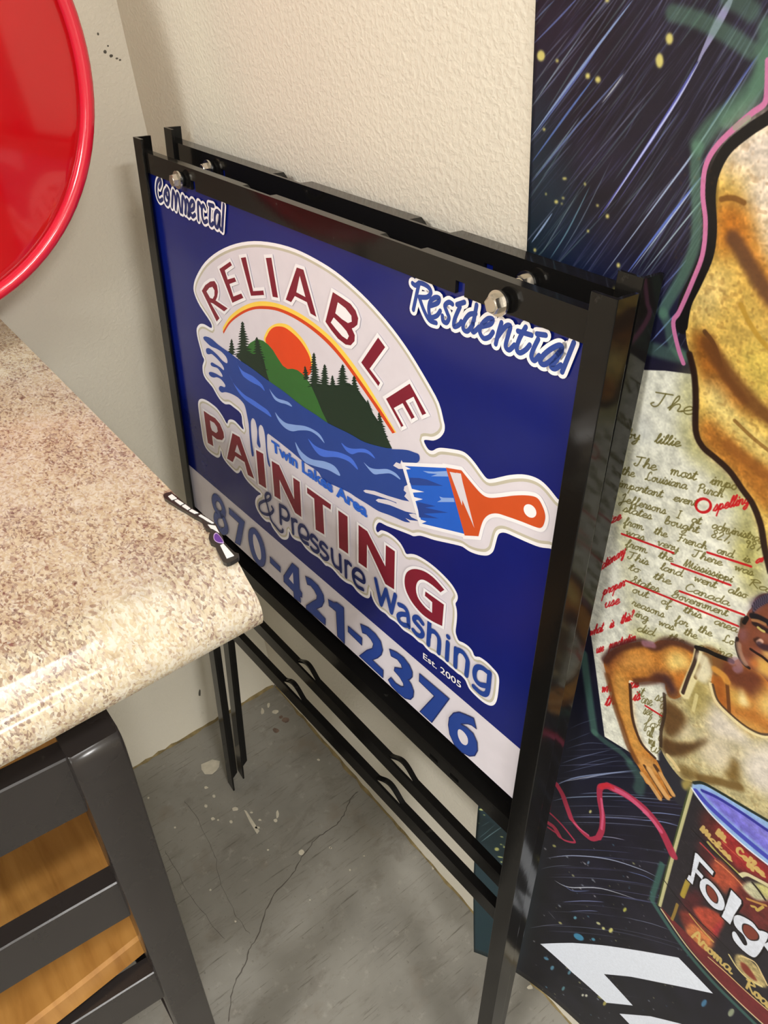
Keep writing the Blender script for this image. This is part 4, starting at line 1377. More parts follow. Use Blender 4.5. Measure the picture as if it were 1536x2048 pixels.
def lift(s, t):
    """how far the loose vinyl stands off the wall: its lower left corner has curled away"""
    k = np.clip((np.asarray(t, float) - 0.20) / 0.80, 0, 1)
    e = 1 - k * k * (3 - 2 * k)
    return 0.0015 + 0.054 * e * np.exp(-(np.asarray(s, float) - 0.640) / 0.085)


def st(pxs):
    """photo points -> position on the sheet (along the wall, height)"""
    d = rays(pxs)
    b = np.zeros(len(d))
    for _ in range(30):
        k = (-b - CAM_LOC[1]) / d[:, 1]
        q = CAM_LOC + d * k[:, None]
        b = 0.5 * b + 0.5 * lift(np.maximum(q[:, 0], 0.56), q[:, 2])
    return np.stack([q[:, 0], q[:, 2]], 1)


mural = thing('mural', 'tall vinyl mural of painted men, handwritten letter and coffee can hanging on the back wall', 'mural', Matrix.Translation((MS0, 0, MT0)))
bm = bmesh.new()
us = MS0 + (MS1 - MS0) * np.linspace(0, 1, 61) ** 1.3
vs = np.linspace(MT0, MT1, 97)
uvl = bm.loops.layers.uv.new('uv')
g = [[bm.verts.new((u - MS0, -float(lift(u, v)), v - MT0)) for v in vs] for u in us]
gb = [[bm.verts.new((u - MS0, -float(lift(u, v)) + 0.0005, v - MT0)) for v in vs] for u in us]


def quad(a, b, c, d, ij):
    f = bm.faces.new((a, b, c, d))
    for lp, (i, j) in zip(f.loops, ij):
        lp[uvl].uv = ((us[i] - MS0) / (MS1 - MS0), (vs[j] - MT0) / (MT1 - MT0))
    f.smooth = True
    return f


I, J = len(us) - 1, len(vs) - 1
for i in range(I):
    for j in range(J):
        quad(g[i][j], g[i + 1][j], g[i + 1][j + 1], g[i][j + 1], ((i, j), (i + 1, j), (i + 1, j + 1), (i, j + 1)))
        fb = quad(gb[i][j], gb[i][j + 1], gb[i + 1][j + 1], gb[i + 1][j], ((i, j),) * 4)
        fb.material_index = 1
for i in range(I):
    for j in (0, J):
        fb = quad(g[i][j], gb[i][j], gb[i + 1][j], g[i + 1][j], ((i, j),) * 4)
        fb.material_index = 1
for j in range(J):
    for i in (0, I):
        fb = quad(g[i][j], g[i][j + 1], gb[i][j + 1], gb[i][j], ((i, j),) * 4)
        fb.material_index = 1
bmesh.ops.recalc_face_normals(bm, faces=bm.faces[:])

# --- the print itself, painted in memory
RES = 2400                                                # dots per metre
IW, IH = int((MS1 - MS0) * RES), int((MT1 - MT0) * RES)
IMG = np.zeros((IH, IW, 3), np.float32)
NR = np.random.RandomState(4)


def vnoise(cell, seed=0, cx=1.0):
    """smooth value noise over the whole sheet, 0..1"""
    r = np.random.RandomState(seed)
    h, w = int(IH / cell) + 3, int(IW / (cell * cx)) + 3
    g0 = r.rand(h, w).astype(np.float32)
    y = np.arange(IH) / cell
    x = np.arange(IW) / (cell * cx)
    yi, xi = y.astype(int), x.astype(int)
    fy, fx_ = (y - yi)[:, None], (x - xi)[None]
    fy = (fy * fy * (3 - 2 * fy)).astype(np.float32)
    fx_ = (fx_ * fx_ * (3 - 2 * fx_)).astype(np.float32)
    a = g0[yi][:, xi] * (1 - fx_) + g0[yi][:, xi + 1] * fx_
    b = g0[yi + 1][:, xi] * (1 - fx_) + g0[yi + 1][:, xi + 1] * fx_
    return a * (1 - fy) + b * fy


N_FINE, N_MID, N_BIG, N_SP = vnoise(3.2, 1), vnoise(11, 2), vnoise(55, 3), vnoise(5.5, 6)


def ij(pxs):
    q = st(np.asarray(pxs, float))
    return np.stack([(q[:, 0] - MS0) * RES, (q[:, 1] - MT0) * RES], 1)


def box_blur(m, r):
    for ax in (0, 1):
        for _ in range(2):
            pad = [(0, 0), (0, 0)]
            pad[ax] = (r + 1, r)
            c = np.cumsum(np.pad(m, pad, mode='edge'), axis=ax, dtype=np.float32)
            if ax == 0:
                m = (c[2 * r + 1:] - c[:-2 * r - 1]) / (2 * r + 1)
            else:
                m = (c[:, 2 * r + 1:] - c[:, :-2 * r - 1]) / (2 * r + 1)
    return m


def blend(y0, x0, m, col, speck=0.0, mottle=0.0):
    h, w = m.shape
    reg = IMG[y0:y0 + h, x0:x0 + w]
    c = np.broadcast_to(np.array(col, np.float32) / 255.0, reg.shape).copy()
    if mottle:
        n = N_MID[y0:y0 + h, x0:x0 + w] * 0.6 + N_FINE[y0:y0 + h, x0:x0 + w] * 0.4
        c *= (1 + mottle * (n - 0.5) * 2)[..., None]
    if speck:
        k = np.clip((N_SP[y0:y0 + h, x0:x0 + w] * 0.7 + N_MID[y0:y0 + h, x0:x0 + w] * 0.3 - 0.60) * 5, 0, 1) * speck
        c = c * (1 - k[..., None]) + np.array([0.42, 0.27, 0.12], np.float32) * k[..., None]
    reg[:] = reg * (1 - m[..., None]) + c * m[..., None]


def fill_mask(p, blur=0):
    x0, y0 = np.floor(p.min(0)).astype(int) - 2 - 3 * blur
    x1, y1 = np.ceil(p.max(0)).astype(int) + 3 + 3 * blur
    x0, y0, x1, y1 = max(x0, 0), max(y0, 0), min(x1, IW), min(y1, IH)
    if x1 <= x0 or y1 <= y0:
        return None
    SSY = 2
    H, Wd = (y1 - y0) * SSY, x1 - x0
    d = np.zeros((H, Wd * 2 + 1), np.int32)
    q = np.roll(p, -1, 0)
    for (ax, ay), (bx, by) in zip(p, q):
        if ay == by:
            continue
        if ay > by:
            ax, ay, bx, by = bx, by, ax, ay
        r0 = max(int(math.ceil((ay - y0) * SSY - 0.5)), 0)
        r1 = min(int(math.ceil((by - y0) * SSY - 0.5)), H)
        if r1 <= r0:
            continue
        yy = y0 + (np.arange(r0, r1) + 0.5) / SSY
        xx = ax + (bx - ax) * (yy - ay) / (by - ay)
        ci = np.clip(np.ceil((xx - x0) * 2 - 0.5).astype(int), 0, Wd * 2)
        d[np.arange(r0, r1), ci] += 1
    m = (np.cumsum(d, 1)[:, :-1] % 2).astype(np.float32)
    m = m.reshape(y1 - y0, SSY, Wd, 2).mean((1, 3))
    if blur:
        m = box_blur(m, int(blur))
    return y0, x0, m


def fill(pxs, col, a=1.0, blur=0, sm=True, speck=0, mottle=0):
    p = ij(smooth(pxs, 5, True) if sm else pxs)
    r = fill_mask(p, blur)
    if r:
        blend(r[0], r[1], r[2] * a, col, speck, mottle)


def line(pxs, w, col, a=1.0, soft=0.0, sm=True, taper=False, grid=False):
    """stroke of width w (mm)"""
    p = np.asarray(pxs, float)
    if not grid:
        p = ij(smooth(p, 5) if sm and len(p) > 2 else p)
    elif sm and len(p) > 2:
        p = smooth(p, 4)
    hw = w * RES / 2000.0
    ex = hw * (1 + 2 * soft) + 2
    n = len(p) - 1
    x0, y0 = np.floor(p.min(0) - ex).astype(int)
    x1, y1 = np.ceil(p.max(0) + ex).astype(int)
    x0, y0, x1, y1 = max(x0, 0), max(y0, 0), min(x1, IW), min(y1, IH)
    if x1 <= x0 or y1 <= y0:
        return
    m = np.zeros((y1 - y0, x1 - x0), np.float32)
    for k in range(n):
        a0, b0 = p[k], p[k + 1]
        dd = b0 - a0
        L2 = max(dd @ dd, 1e-9)
        steps = max(1, int(math.sqrt(L2) / 60))
        for s in range(steps):
            u, v = a0 + dd * s / steps, a0 + dd * (s + 1) / steps
            xa, ya = np.floor(np.minimum(u, v) - ex).astype(int)
            xb, yb = np.ceil(np.maximum(u, v) + ex).astype(int)
            xa, ya, xb, yb = max(xa, x0), max(ya, y0), min(xb, x1), min(yb, y1)
            if xb <= xa or yb <= ya:
                continue
            X = np.arange(xa, xb) + 0.5
            Y = (np.arange(ya, yb) + 0.5)[:, None]
            t = np.clip(((X - u[0]) * (v - u)[0] + (Y - u[1]) * (v - u)[1]) / max((v - u) @ (v - u), 1e-9), 0, 1)
            ds = np.hypot(X - u[0] - t * (v - u)[0], Y - u[1] - t * (v - u)[1])
            h = hw
            if taper:
                f = (k + (s + t) / steps) / n
                h = hw * (0.15 + 0.85 * np.sin(np.pi * np.clip(f, 0, 1)))
            if soft:
                c = np.clip(1 - (ds - h * (1 - soft)) / (2 * h * soft + 1e-6), 0, 1)
                c = c * c * (3 - 2 * c)
            else:
                c = np.clip(h + 0.5 - ds, 0, 1) * np.minimum(1, 2 * h)
            sub = m[ya - y0:yb - y0, xa - x0:xb - x0]
            np.maximum(sub, c, out=sub)
    blend(y0, x0, m * a, col)


def dot(c, pxx, pyy, rx, ry, col, a=1.0, ang=0.0):
    t = np.linspace(0, 2 * math.pi, 14, endpoint=False)
    X, Y = np.cos(t) * rx, np.sin(t) * ry
    q = [(pxx + x * math.cos(ang) - y * math.sin(ang), pyy + x * math.sin(ang) + y * math.cos(ang)) for x, y in zip(X, Y)]
    fill(px(c, q), col, a, 1, False)


def write(c, s, p0, p1, xh, col, w, a=0.9, slant=0.2):
    """cursive line from p0 to p1 (crop points), xh = x-height in crop units"""
    A, B = px(c, [p0])[0], px(c, [p1])[0]
    xh = xh / CR[c][2]
    stv, wd = text_strokes(s, slant)
    e = (B - A) / wd
    up = np.array([0.12, -1.0]) * xh
    for q in stv:
        q = np.asarray(q)
        line(A + np.outer(q[:, 0], e) + np.outer(q[:, 1], up), w, col, a)


BLK = (22, 20, 22)
IMG[:] = np.array((30, 27, 42), np.float32) / 255
yy = (np.arange(IH)[:, None] / RES + MT0)
low = np.clip((0.55 - yy) / 0.30, 0, 1)
IMG[:] = IMG * (1 - low[..., None]) + np.array((24, 24, 34), np.float32) / 255 * low[..., None]
IMG *= (0.80 + 0.40 * N_BIG)[..., None]
# teal wash near the left edge and behind the frame
for pl, c_, a_ in (([(1055, 130), (1130, 330), (1200, 560), (1230, 620), (1050, 640)], (24, 44, 58), .75), ([(1120, 480), (1240, 500), (1330, 560), (1360, 640), (1250, 720), (1100, 700)], (22, 28, 66), .6),
                   ([(930, 1500), (1060, 1560), (1060, 1780), (1020, 1930), (930, 1920)], (26, 54, 62), .85), ([(1100, 1350), (1220, 1400), (1300, 1600), (1080, 1600)], (20, 24, 42), .6)):
    fill(pl, c_, a_, 30)
# slanted light trails, upper part
r = np.random.RandomState(8)
for k in range(420):
    x = 1000 + 560 * r.rand()
    y = 760 * r.rand() - 40
    L_ = 90 + 330 * r.rand() ** 2
    sl = math.radians(52 + 8 * (x - 1060) / 400 + 3 * r.randn())
    dx, dy = math.cos(sl) * L_, -math.sin(sl) * L_
    v = r.rand()
    col = [(92, 96, 140), (120, 128, 158), (70, 74, 112), (96, 120, 128)][r.randint(4)]
    line([(x, y), (x + dx / 2, y + dy / 2), (x + dx, y + dy)], 0.5 + 0.5 * v, col, 0.16 + 0.44 * v ** 2, sm=False, taper=True)
for q, w, col, a_ in (([(62, 740), (330, 370), (610, 0)], 1.7, (140, 165, 215), .9), ([(62, 755), (300, 430), (420, 260)], 1.2, (110, 130, 210), .7), ([(62, 880), (250, 620), (400, 420)], 1.4, (95, 125, 200), .8),
                      ([(62, 985), (300, 690), (570, 380)], 1.3, (110, 130, 185), .75), ([(62, 975), (200, 800), (330, 620)], .9, (150, 180, 200), .6), ([(62, 580), (210, 360), (330, 190)], 1.0, (140, 160, 180), .7),
                      ([(62, 250), (210, 100), (330, -30)], 1.1, (110, 130, 200), .7), ([(62, 135), (130, 60), (190, 0)], 1.0, (100, 120, 160), .7), ([(62, 480), (160, 340), (290, 160)], .7, (130, 140, 150), .5),
                      ([(420, 1180), (640, 860), (830, 560), (960, 330)], 1.9, (90, 96, 190), .85), ([(450, 1150), (660, 830), (850, 540), (990, 290)], 1.3, (190, 200, 250), .9), ([(500, 1130), (700, 830), (880, 570)], .8, (110, 110, 180), .6),
                      ([(960, 330), (1040, 180), (1110, 50), (1150, -20)], 4.2, (160, 160, 205), .85),
                      ([(330, 1460), (560, 1150), (830, 760)], .9, (120, 130, 170), .6), ([(445, 1490), (800, 1010), (960, 790), (1290, 290)], 1.2, (170, 190, 225), .9), ([(565, 1490), (800, 1180), (980, 950)], 1.5, (100, 125, 215), .9),
                      ([(580, 1490), (820, 1170), (990, 940)], .8, (190, 210, 245), .9), ([(645, 1500), (900, 1180), (1040, 1010)], .9, (165, 190, 205), .9), ([(62, 1310), (120, 1230), (175, 1150)], 1.4, (150, 175, 215), .9),
                      ([(160, 1400), (260, 1240), (380, 1000)], 1.0, (110, 150, 170), .8), ([(215, 1380), (330, 1190), (500, 850)], .7, (130, 150, 170), .6), ([(440, 560), (510, 470), (560, 400)], 1.0, (190, 200, 215), .8),
                      ([(110, 1380), (200, 1230), (330, 1010)], .7, (130, 150, 160), .6), ([(1000, 720), (1200, 420), (1290, 290)], 1.2, (80, 95, 170), .7), ([(750, 1570), (850, 1460), (900, 1400)], .8, (110, 130, 200), .7),
                      ([(700, 1850), (780, 1760), (850, 1680)], 1.0, (120, 145, 215), .8), ([(720, 1900), (800, 1830), (830, 1790)], .8, (120, 145, 190), .7)):
    line(px('M1', q), w, col, a_, taper=True)
for x, y, a_, b_ in ((805, 212, 20, 32), (752, 330, 21, 40), (113, 303, 22, 30), (365, 412, 13, 16), (420, 432, 15, 18), (240, 965, 13, 7), (350, 995, 6, 9), (195, 1090, 11, 10), (232, 1070, 8, 6), (418, 1110, 8, 7),
                     (471, 1168, 10, 12), (367, 1248, 7, 8), (530, 1432, 10, 13), (470, 5, 12, 10), (140, 1048, 5, 6), (80, 1350, 8, 10), (200, 330, 9, 9), (130, 700, 8, 8), (225, 1100, 6, 5)):
    dot('M1', x, y, a_, b_, (214, 206, 122), .95)
# bends of light in the lower part
for k in range(54):
    y0 = 1500 + 420 * r.rand()
    xa = 1085 + 190 * r.rand() ** 2
    ln = 70 + 230 * r.rand()
    b_ = (y0 - 1500) / 420
    pts = []
    for u in np.linspace(0, 1, 6):
        x = xa + ln * u
        q = (x - 1090) / 250.0
        pts.append((x, y0 - 20 * (1 - b_) * q + 34 * q * q * (0.35 + b_)))
    v = r.rand()
    line(pts, 0.5 + 0.5 * v, [(110, 115, 160), (140, 150, 180), (90, 100, 150)][r.randint(3)], 0.2 + 0.4 * v * v, taper=True)
for q, w, col, a_ in (([(430, 415), (560, 402), (740, 420), (900, 470), (985, 510)], 1.3, (165, 175, 205), .9), ([(470, 525), (545, 560), (700, 565), (880, 620)], 1.4, (190, 195, 210), .9), ([(510, 540), (560, 577), (650, 577)], 1.0, (120, 140, 200), .8),
                      ([(510, 634), (620, 628), (720, 634)], 1.1, (140, 150, 205), .8), ([(545, 680), (640, 677), (690, 680)], .9, (130, 140, 190), .8), ([(460, 130), (560, 112), (800, 108), (1090, 130)], .9, (150, 170, 200), .8),
                      ([(900, 190), (1000, 190), (1110, 205)], .9, (150, 170, 230), .8), ([(900, 225), (1000, 232), (1110, 260)], .9, (150, 170, 230), .8), ([(690, 305), (760, 312), (825, 325)], .9, (180, 180, 210), .8), ([(830, 480), (920, 505), (985, 540)], .9, (120, 140, 200), .8),
                      ([(480, 40), (700, 0), (840, -20)], 1.0, (190, 195, 215), .8), ([(340, 765), (430, 750), (530, 745)], .8, (130, 135, 160), .7), ([(800, 705), (950, 740), (1050, 775)], .8, (140, 150, 180), .7), ([(440, 680), (480, 725)], 1.0, (120, 120, 130), .7),
                      ([(550, 1045), (700, 1085), (900, 1110)], .7, (120, 120, 135), .6), ([(400, 470), (470, 455), (560, 452)], .8, (110, 120, 140), .7)):
    line(px('M4', q), w, col, a_, taper=True)
for q, w, a_ in (([(480, 1345), (700, 1270), (1100, 1175)], .8, .6), ([(520, 1100), (720, 1020), (850, 970)], .5, .4), ([(570, 940), (720, 870), (940, 800)], .5, .4), ([(510, 1180), (800, 1100), (1050, 1120)], .6, .5), ([(420, 1600), (700, 1500), (1380, 1420)], 1.3, .9),
                 ([(700, 1540), (1000, 1470), (1370, 1435)], .9, .7), ([(480, 1460), (800, 1380), (1250, 1290)], .6, .5), ([(640, 1390), (900, 1310), (1200, 1250)], .6, .5), ([(700, 1700), (1000, 1690), (1536, 1730)], .9, .7)):
    line(px('W', q), w, (135, 150, 190), a_, taper=True)
for q, w, a_ in (([(690, 850), (850, 730), (1000, 630)], 1.1, .8), ([(660, 800), (760, 720), (900, 600)], .7, .6), ([(690, 640), (760, 600), (820, 560)], .6, .5)):
    line(px('Z', q), w, (120, 150, 160), a_, taper=True)
for x, y, a_, b_ in ((912, 945, 32, 24), (980, 776, 22, 9), (970, 880, 14, 9), (1012, 915, 16, 12), (960, 1052, 40, 9), (1000, 890, 8, 6), (700, 405, 34, 14), (740, 478, 14, 7), (975, 1120, 14, 10), (668, 590, 8, 5)):
    dot('Z', x, y, a_, b_, (214, 214, 130), .9, .15)
for k in range(120):
    x, y = 1045 + 330 * r.rand(), 1690 + 350 * r.rand()
    col = [(200, 200, 205), (90, 140, 165), (190, 190, 130), (150, 160, 170)][r.randint(4)]
    s = 0.9 + 1.5 * r.rand() ** 3
    dot('px', x, y, s * 1.6, s * 0.8, col, 0.6, 0.7)
for x, y, a_, b_, c_ in ((592, 808, 28, 15, (70, 145, 185)), (665, 820, 10, 7, (80, 150, 180)), (715, 765, 9, 7, (215, 215, 140)), (752, 775, 10, 13, (220, 215, 130)), (690, 740, 12, 6, (200, 200, 150)), (822, 672, 8, 12, (190, 190, 90)), (1217, 1138, 12, 20, (75, 130, 170)),
                         (1352, 1185, 14, 22, (160, 170, 140)), (430, 915, 14, 7, (80, 130, 160)), (460, 962, 9, 12, (90, 140, 165)), (630, 1100, 7, 7, (220, 220, 200)), (612, 1098, 6, 7, (220, 220, 200)), (700, 1110, 16, 6, (150, 150, 100)), (722, 1138, 8, 14, (190, 180, 100)),
                         (545, 985, 7, 12, (90, 140, 160)), (515, 1065, 7, 12, (90, 140, 150)), (650, 183, 6, 9, (220, 215, 140)), (640, 437, 5, 9, (110, 140, 170)), (500, 738, 10, 5, (170, 165, 110)), (574, 712, 8, 8, (100, 160, 180)), (470, 354, 10, 6, (180, 180, 110))):
    dot('M4', x, y, a_, b_, c_, .9, .5)
# green haze strokes
GRN = (98, 142, 118)
for q, w, a_ in (([(820, 72), (960, 110), (1120, 190), (1245, 275)], 8, .5), ([(1130, -5), (1190, 20), (1250, 65)], 9, .45), ([(1337, 150), (1300, 400), (1180, 560), (1050, 670), (960, 780)], 10, .6), ([(1337, 300), (1260, 520), (1120, 650)], 8, .5),
                 ([(960, 800), (945, 890), (950, 1050), (955, 1180), (940, 1330), (880, 1480), (790, 1640), (770, 1690)], 7, .6), ([(770, 1690), (800, 1760), (820, 1850), (870, 1920)], 7, .5), ([(700, 1880), (790, 1905), (880, 1925)], 9, .45)):
    line(px('M1', q), w, GRN, a_, soft=.5)
for q, w, a_ in (([(750, 40), (790, 350), (830, 650), (880, 975)], 8, .6), ([(880, 975), (1000, 1080), (1180, 1200), (1290, 1310)], 7, .45), ([(1310, 1360), (1400, 1490), (1420, 1580), (1395, 1660)], 11, .45)):
    line(px('W', q), w, (84, 130, 112), a_, soft=.5)
# --- handwritten letter
paper = np.vstack([px('M2', [(560, 60), (760, 125), (900, 130), (1068, 152), (1090, 500), (1130, 600), (1300, 750), (1440, 950), (1490, 1080), (1600, 1400), (1600, 1950), (1000, 2100)]), px('M3', [(980, 700), (800, 1300), (775, 1310), (570, 1255), (385, 1140), (320, 650), (285, 400)]), px('M2', [(400, 1500), (330, 900), (420, 400)])])
fill(paper, (226, 226, 212), 1, 0, False, mottle=.16)
for q, a_ in (([(560, 60), (700, 110), (690, 400), (640, 760), (600, 900), (470, 900), (420, 400)], .45), ([(1020, 150), (1090, 160), (1095, 500), (1180, 640), (1420, 880), (1500, 1200), (1380, 1400), (1330, 1100), (1260, 860), (1040, 640), (1000, 420)], .8),
              ([(600, 850), (650, 900), (700, 1500), (760, 1800), (700, 1800), (660, 1480), (600, 1050)], .5), ([(1330, 1180), (1500, 1200), (1536, 1520), (1400, 1560), (1360, 1400)], .7), ([(700, 1740), (1000, 1780), (1300, 1850), (1280, 1900), (800, 1820)], .6)):
    fill(px('M2', q), (168, 162, 92), a_, 14, mottle=.25)
for k in range(26):
    x, y = 640 + 800 * r.rand(), 300 + 1500 * r.rand()
    s = 40 + 60 * r.rand()
    fill(px('M2', [(x, y), (x + s, y + s * .3), (x + s * 1.2, y + s), (x + s * .2, y + s * .8)]), [(232, 232, 228), (190, 186, 140), (205, 214, 226)][r.randint(3)], .5, 14)
INK, RED = (104, 96, 46), (196, 22, 30)
for s, p0, p1, xh, w in (("The", (800, 345), (1062, 405), 68, 1.1), ("by lillie", (650, 545), (985, 600), 42, 1.2), ("The most impo", (700, 715), (1340, 870), 44, 1.1), ("the Louisiana Purch", (625, 770), (1250, 915), 38, 1.0), ("important event", (605, 845), (1090, 970), 36, 1.0),
                         ("Jeffersons I at administra", (615, 935), (1480, 1190), 36, 1.0), ("states bought 827, 987", (635, 1000), (1490, 1250), 36, 1.0), ("from the French and is", (640, 1080), (1420, 1320), 34, 1.0), ("was very There was", (650, 1145), (1440, 1400), 34, 1.0),
                         ("from the Mississippi", (650, 1215), (1310, 1440), 34, 1.0), ("This land went also", (660, 1290), (1400, 1540), 34, 1.0), ("to the Canada", (670, 1360), (1290, 1585), 34, 1.0), ("States Government", (680, 1440), (1280, 1650), 34, 1.0),
                         ("out of this area", (690, 1500), (1340, 1750), 34, 1.0), ("reasons for the Lo", (690, 1580), (1320, 1830), 34, 1.0), ("ing was the", (710, 1650), (1090, 1790), 34, 1.0), ("did the goeing", (720, 1740), (1310, 1910), 34, 1.0), ("Ra", (1410, 1455), (1530, 1500), 34, 1.0)):
    write('M2', s, p0, p1, xh * 0.72, INK, w * 0.8)
for s, p0, p1 in (("it so", (610, 850), (800, 900)), ("are a", (640, 900), (800, 950)), ("see g", (655, 980), (790, 1010)), ("for", (660, 1060), (780, 1100)), ("all of", (680, 1130), (790, 1180)), ("was so", (690, 1190), (790, 1240)), ("us", (700, 1240), (785, 1270))):
    write('M3', s, p0, p1, 38, INK, 0.75)
for q in ([(630, 1140), (950, 1258)], [(1160, 1255), (1430, 1342)], [(938, 1325), (1303, 1457)], [(990, 1495), (1388, 1642)], [(655, 1430), (1352, 1712)]):
    line(px('M2', q), 1.7, RED, .95, sm=False)
line(px('M3', [(672, 922), (802, 1003)]), 2.0, RED, .95, sm=False)
t_ = np.linspace(0, 2 * math.pi, 20)
line(px('M2', [(1135 + 46 * math.cos(t), 965 + 42 * math.sin(t)) for t in t_]), 1.9, RED, .95)
for s, p0, p1, xh, w in (("spelling", (1195, 1000), (1420, 948), 40, 1.6), ("size", (520, 1095), (620, 1050), 34, 1.4), ("dictionary", (470, 1385), (650, 1262), 36, 1.5), ("a proper", (430, 1560), (645, 1462), 36, 1.5), ("use", (520, 1600), (610, 1572), 36, 1.5),
                         ("what is this?", (430, 1775), (700, 1668), 36, 1.5), ("use punctuation", (470, 1880), (715, 1800), 34, 1.5), ("an", (1455, 1325), (1530, 1300), 26, 1.5)):
    write('M2', s, p0, p1, xh * 0.85, RED, w * 0.62, .92)
write('M3', "what was", (360, 832), (620, 790), 40, RED, 1.15, .92)
write('M3', "this is", (385, 925), (630, 880), 40, RED, 1.15, .92)

# --- big painted man (right edge)
body = np.vstack([px('M1', [(1420, 600), (1337, 660), (1240, 730), (1130, 830), (1070, 950), (1045, 1060), (1050, 1250), (1030, 1390), (970, 1530), (915, 1640), (895, 1760), (900, 1850), (930, 1950), (950, 2040)]),
                  px('M2', [(1085, 210), (1090, 400), (1088, 520), (1130, 600), (1210, 670), (1300, 755), (1440, 955), (1490, 1085), (1520, 1250), (1560, 1400), (1700, 1400), (1700, -2000)])])
line(px('M1', [(1420, 560), (1337, 625), (1230, 690), (1110, 790), (1040, 920), (1020, 1060), (1030, 1240), (1010, 1380), (950, 1520), (895, 1640), (876, 1760)]), 10, BLK, 1, soft=.1)
# pink contour line
PNK = (204, 120, 168)
line(px('M1', [(1336, 330), (1332, 480), (1318, 560), (1250, 612), (1160, 690), (1060, 790), (1000, 900), (985, 1050), (1000, 1200), (985, 1370), (930, 1520), (860, 1680), (826, 1740), (850, 1870), (880, 1960)]), 2.9, PNK, .95)
line(px('M1', [(1230, 640), (1160, 690)]), 3.0, (150, 170, 140), .6)

fill(body, (212, 176, 88), 1, 0, True, speck=.30, mottle=.24)
for q, c_, a_, bl in (('X0', [(1000, 1220), (1250, 1150), (1500, 1300), (1500, 2200), (1180, 2050), (1000, 1750), (760, 1700), (720, 1580), (820, 1420)], (238, 226, 216), .95), ('X', [(1000, -60), (1300, -60), (1300, 700), (1150, 700), (1080, 400), (1010, 160)], (238, 222, 205), .95)) and ():
    pass
for c, q, col, a_, bl in (('X0', [(1000, 1250), (1250, 1150), (1500, 1300), (1500, 2300), (1200, 2100), (1020, 1800), (760, 1780), (720, 1620), (830, 1420)], (236, 224, 214), .95, 16), ('X', [(1000, -100), (1300, -100), (1300, 700), (1160, 680), (1090, 400), (1010, 140)], (236, 222, 206), .95, 14),
                          ('X', [(655, 160), (800, 115), (950, 150), (1040, 300), (1090, 520), (1180, 740), (1300, 980), (1300, 1300), (1130, 1020), (980, 780), (860, 590), (740, 730), (665, 560)], (186, 112, 38), .95, 12), ('X', [(600, 880), (760, 820), (700, 1100), (520, 1320), (430, 1280), (460, 1150)], (232, 214, 160), .8, 18),
                          ('X', [(425, 1480), (560, 1455), (660, 1590), (730, 1760), (800, 1930), (940, 2140), (1100, 2350), (640, 2110), (490, 1830)], (160, 96, 36), .95, 8),
                          ('M2', [(1095, 480), (1180, 420), (1290, 520), (1420, 640), (1560, 740), (1560, 1020), (1430, 900), (1300, 745), (1150, 610)], (172, 108, 44), .95, 10), ('M2', [(1130, 200), (1240, 230), (1360, 420), (1560, 600), (1560, 720), (1400, 580), (1240, 440), (1150, 330)], (232, 212, 136), .85, 12),
                          ('M2', [(1440, 1000), (1500, 1020), (1560, 1150), (1560, 1380), (1510, 1200)], (226, 196, 110), .9, 6), ('M2', [(1360, 0), (1560, 0), (1560, 330), (1430, 180)], (222, 196, 92), .8, 12)):
    fill(px(c, q), col, a_, bl, True, speck=.28, mottle=.24)
for c, q, w, col, a_, sf in (('X', [(850, 500), (930, 620), (1020, 780), (1130, 960), (1240, 1120)], 9, (92, 60, 42), .85, .6), ('X', [(560, 1455), (640, 1560), (690, 1690), (720, 1790)], 3, (70, 44, 28), .8, .3), ('X', [(730, 100), (800, 85), (880, 95), (960, 135)], 3, (110, 70, 30), .8, .4),
                             ('X', [(1080, 600), (1060, 560)], 4, (200, 140, 60), .6, .4), ('X', [(620, 1620), (700, 1790), (830, 1990), (960, 2150)], 6, (110, 62, 30), .7, .6), ('X', [(930, 1180), (1010, 1350), (1120, 1520), (1240, 1650)], 3, (180, 140, 50), .8, .4),
                             ('M2', [(1160, -40), (1260, 110), (1370, 250), (1480, 370), (1580, 440)], 10, (104, 62, 30), .85, .6), ('M2', [(1290, 590), (1400, 680), (1560, 800)], 8, (140, 84, 36), .7, .6), ('M2', [(1330, 440), (1440, 545), (1560, 640)], 2.5, (120, 80, 34), .7, .3),
                             ('M2', [(1050, 30), (1078, 150), (1088, 300), (1088, 500), (1130, 600), (1210, 670), (1300, 755), (1380, 870), (1440, 955), (1490, 1085), (1515, 1230), (1550, 1380)], 4.5, (40, 24, 20), .95, .3), ('M1', [(1060, 980), (1048, 1150), (1040, 1330)], 3, (120, 96, 40), .6, .5)):
    line(px(c, q), w, col, a_, soft=sf)
line(px('M1', [(1420, 575), (1337, 638), (1236, 704), (1118, 804), (1050, 930), (1028, 1060), (1035, 1240), (1016, 1382), (957, 1522), (901, 1640), (880, 1760)]), 6, BLK, 1, soft=.1)
PNK = (204, 120, 168)
line(px('M1', [(1336, 330), (1332, 480), (1318, 560), (1250, 612), (1160, 690), (1060, 790), (1000, 900), (985, 1050), (1000, 1200), (985, 1370), (930, 1520), (860, 1680), (826, 1740), (850, 1870), (880, 1960)]), 2.9, PNK, .95)
line(px('M1', [(1230, 640), (1160, 690)]), 3.0, (150, 170, 140), .6)

for k in range(260):
    x, y = 1335 + 210 * r.rand(), 300 + 640 * r.rand()
    s = .7 + 1.1 * r.rand()
    q = np.array([(x, y)])
    if x > 1390 - 0.0 * y or y < 520:
        if x > 1420 or y < 700:
            dot('px', x, y, s, s, (140, 92, 40), .45)

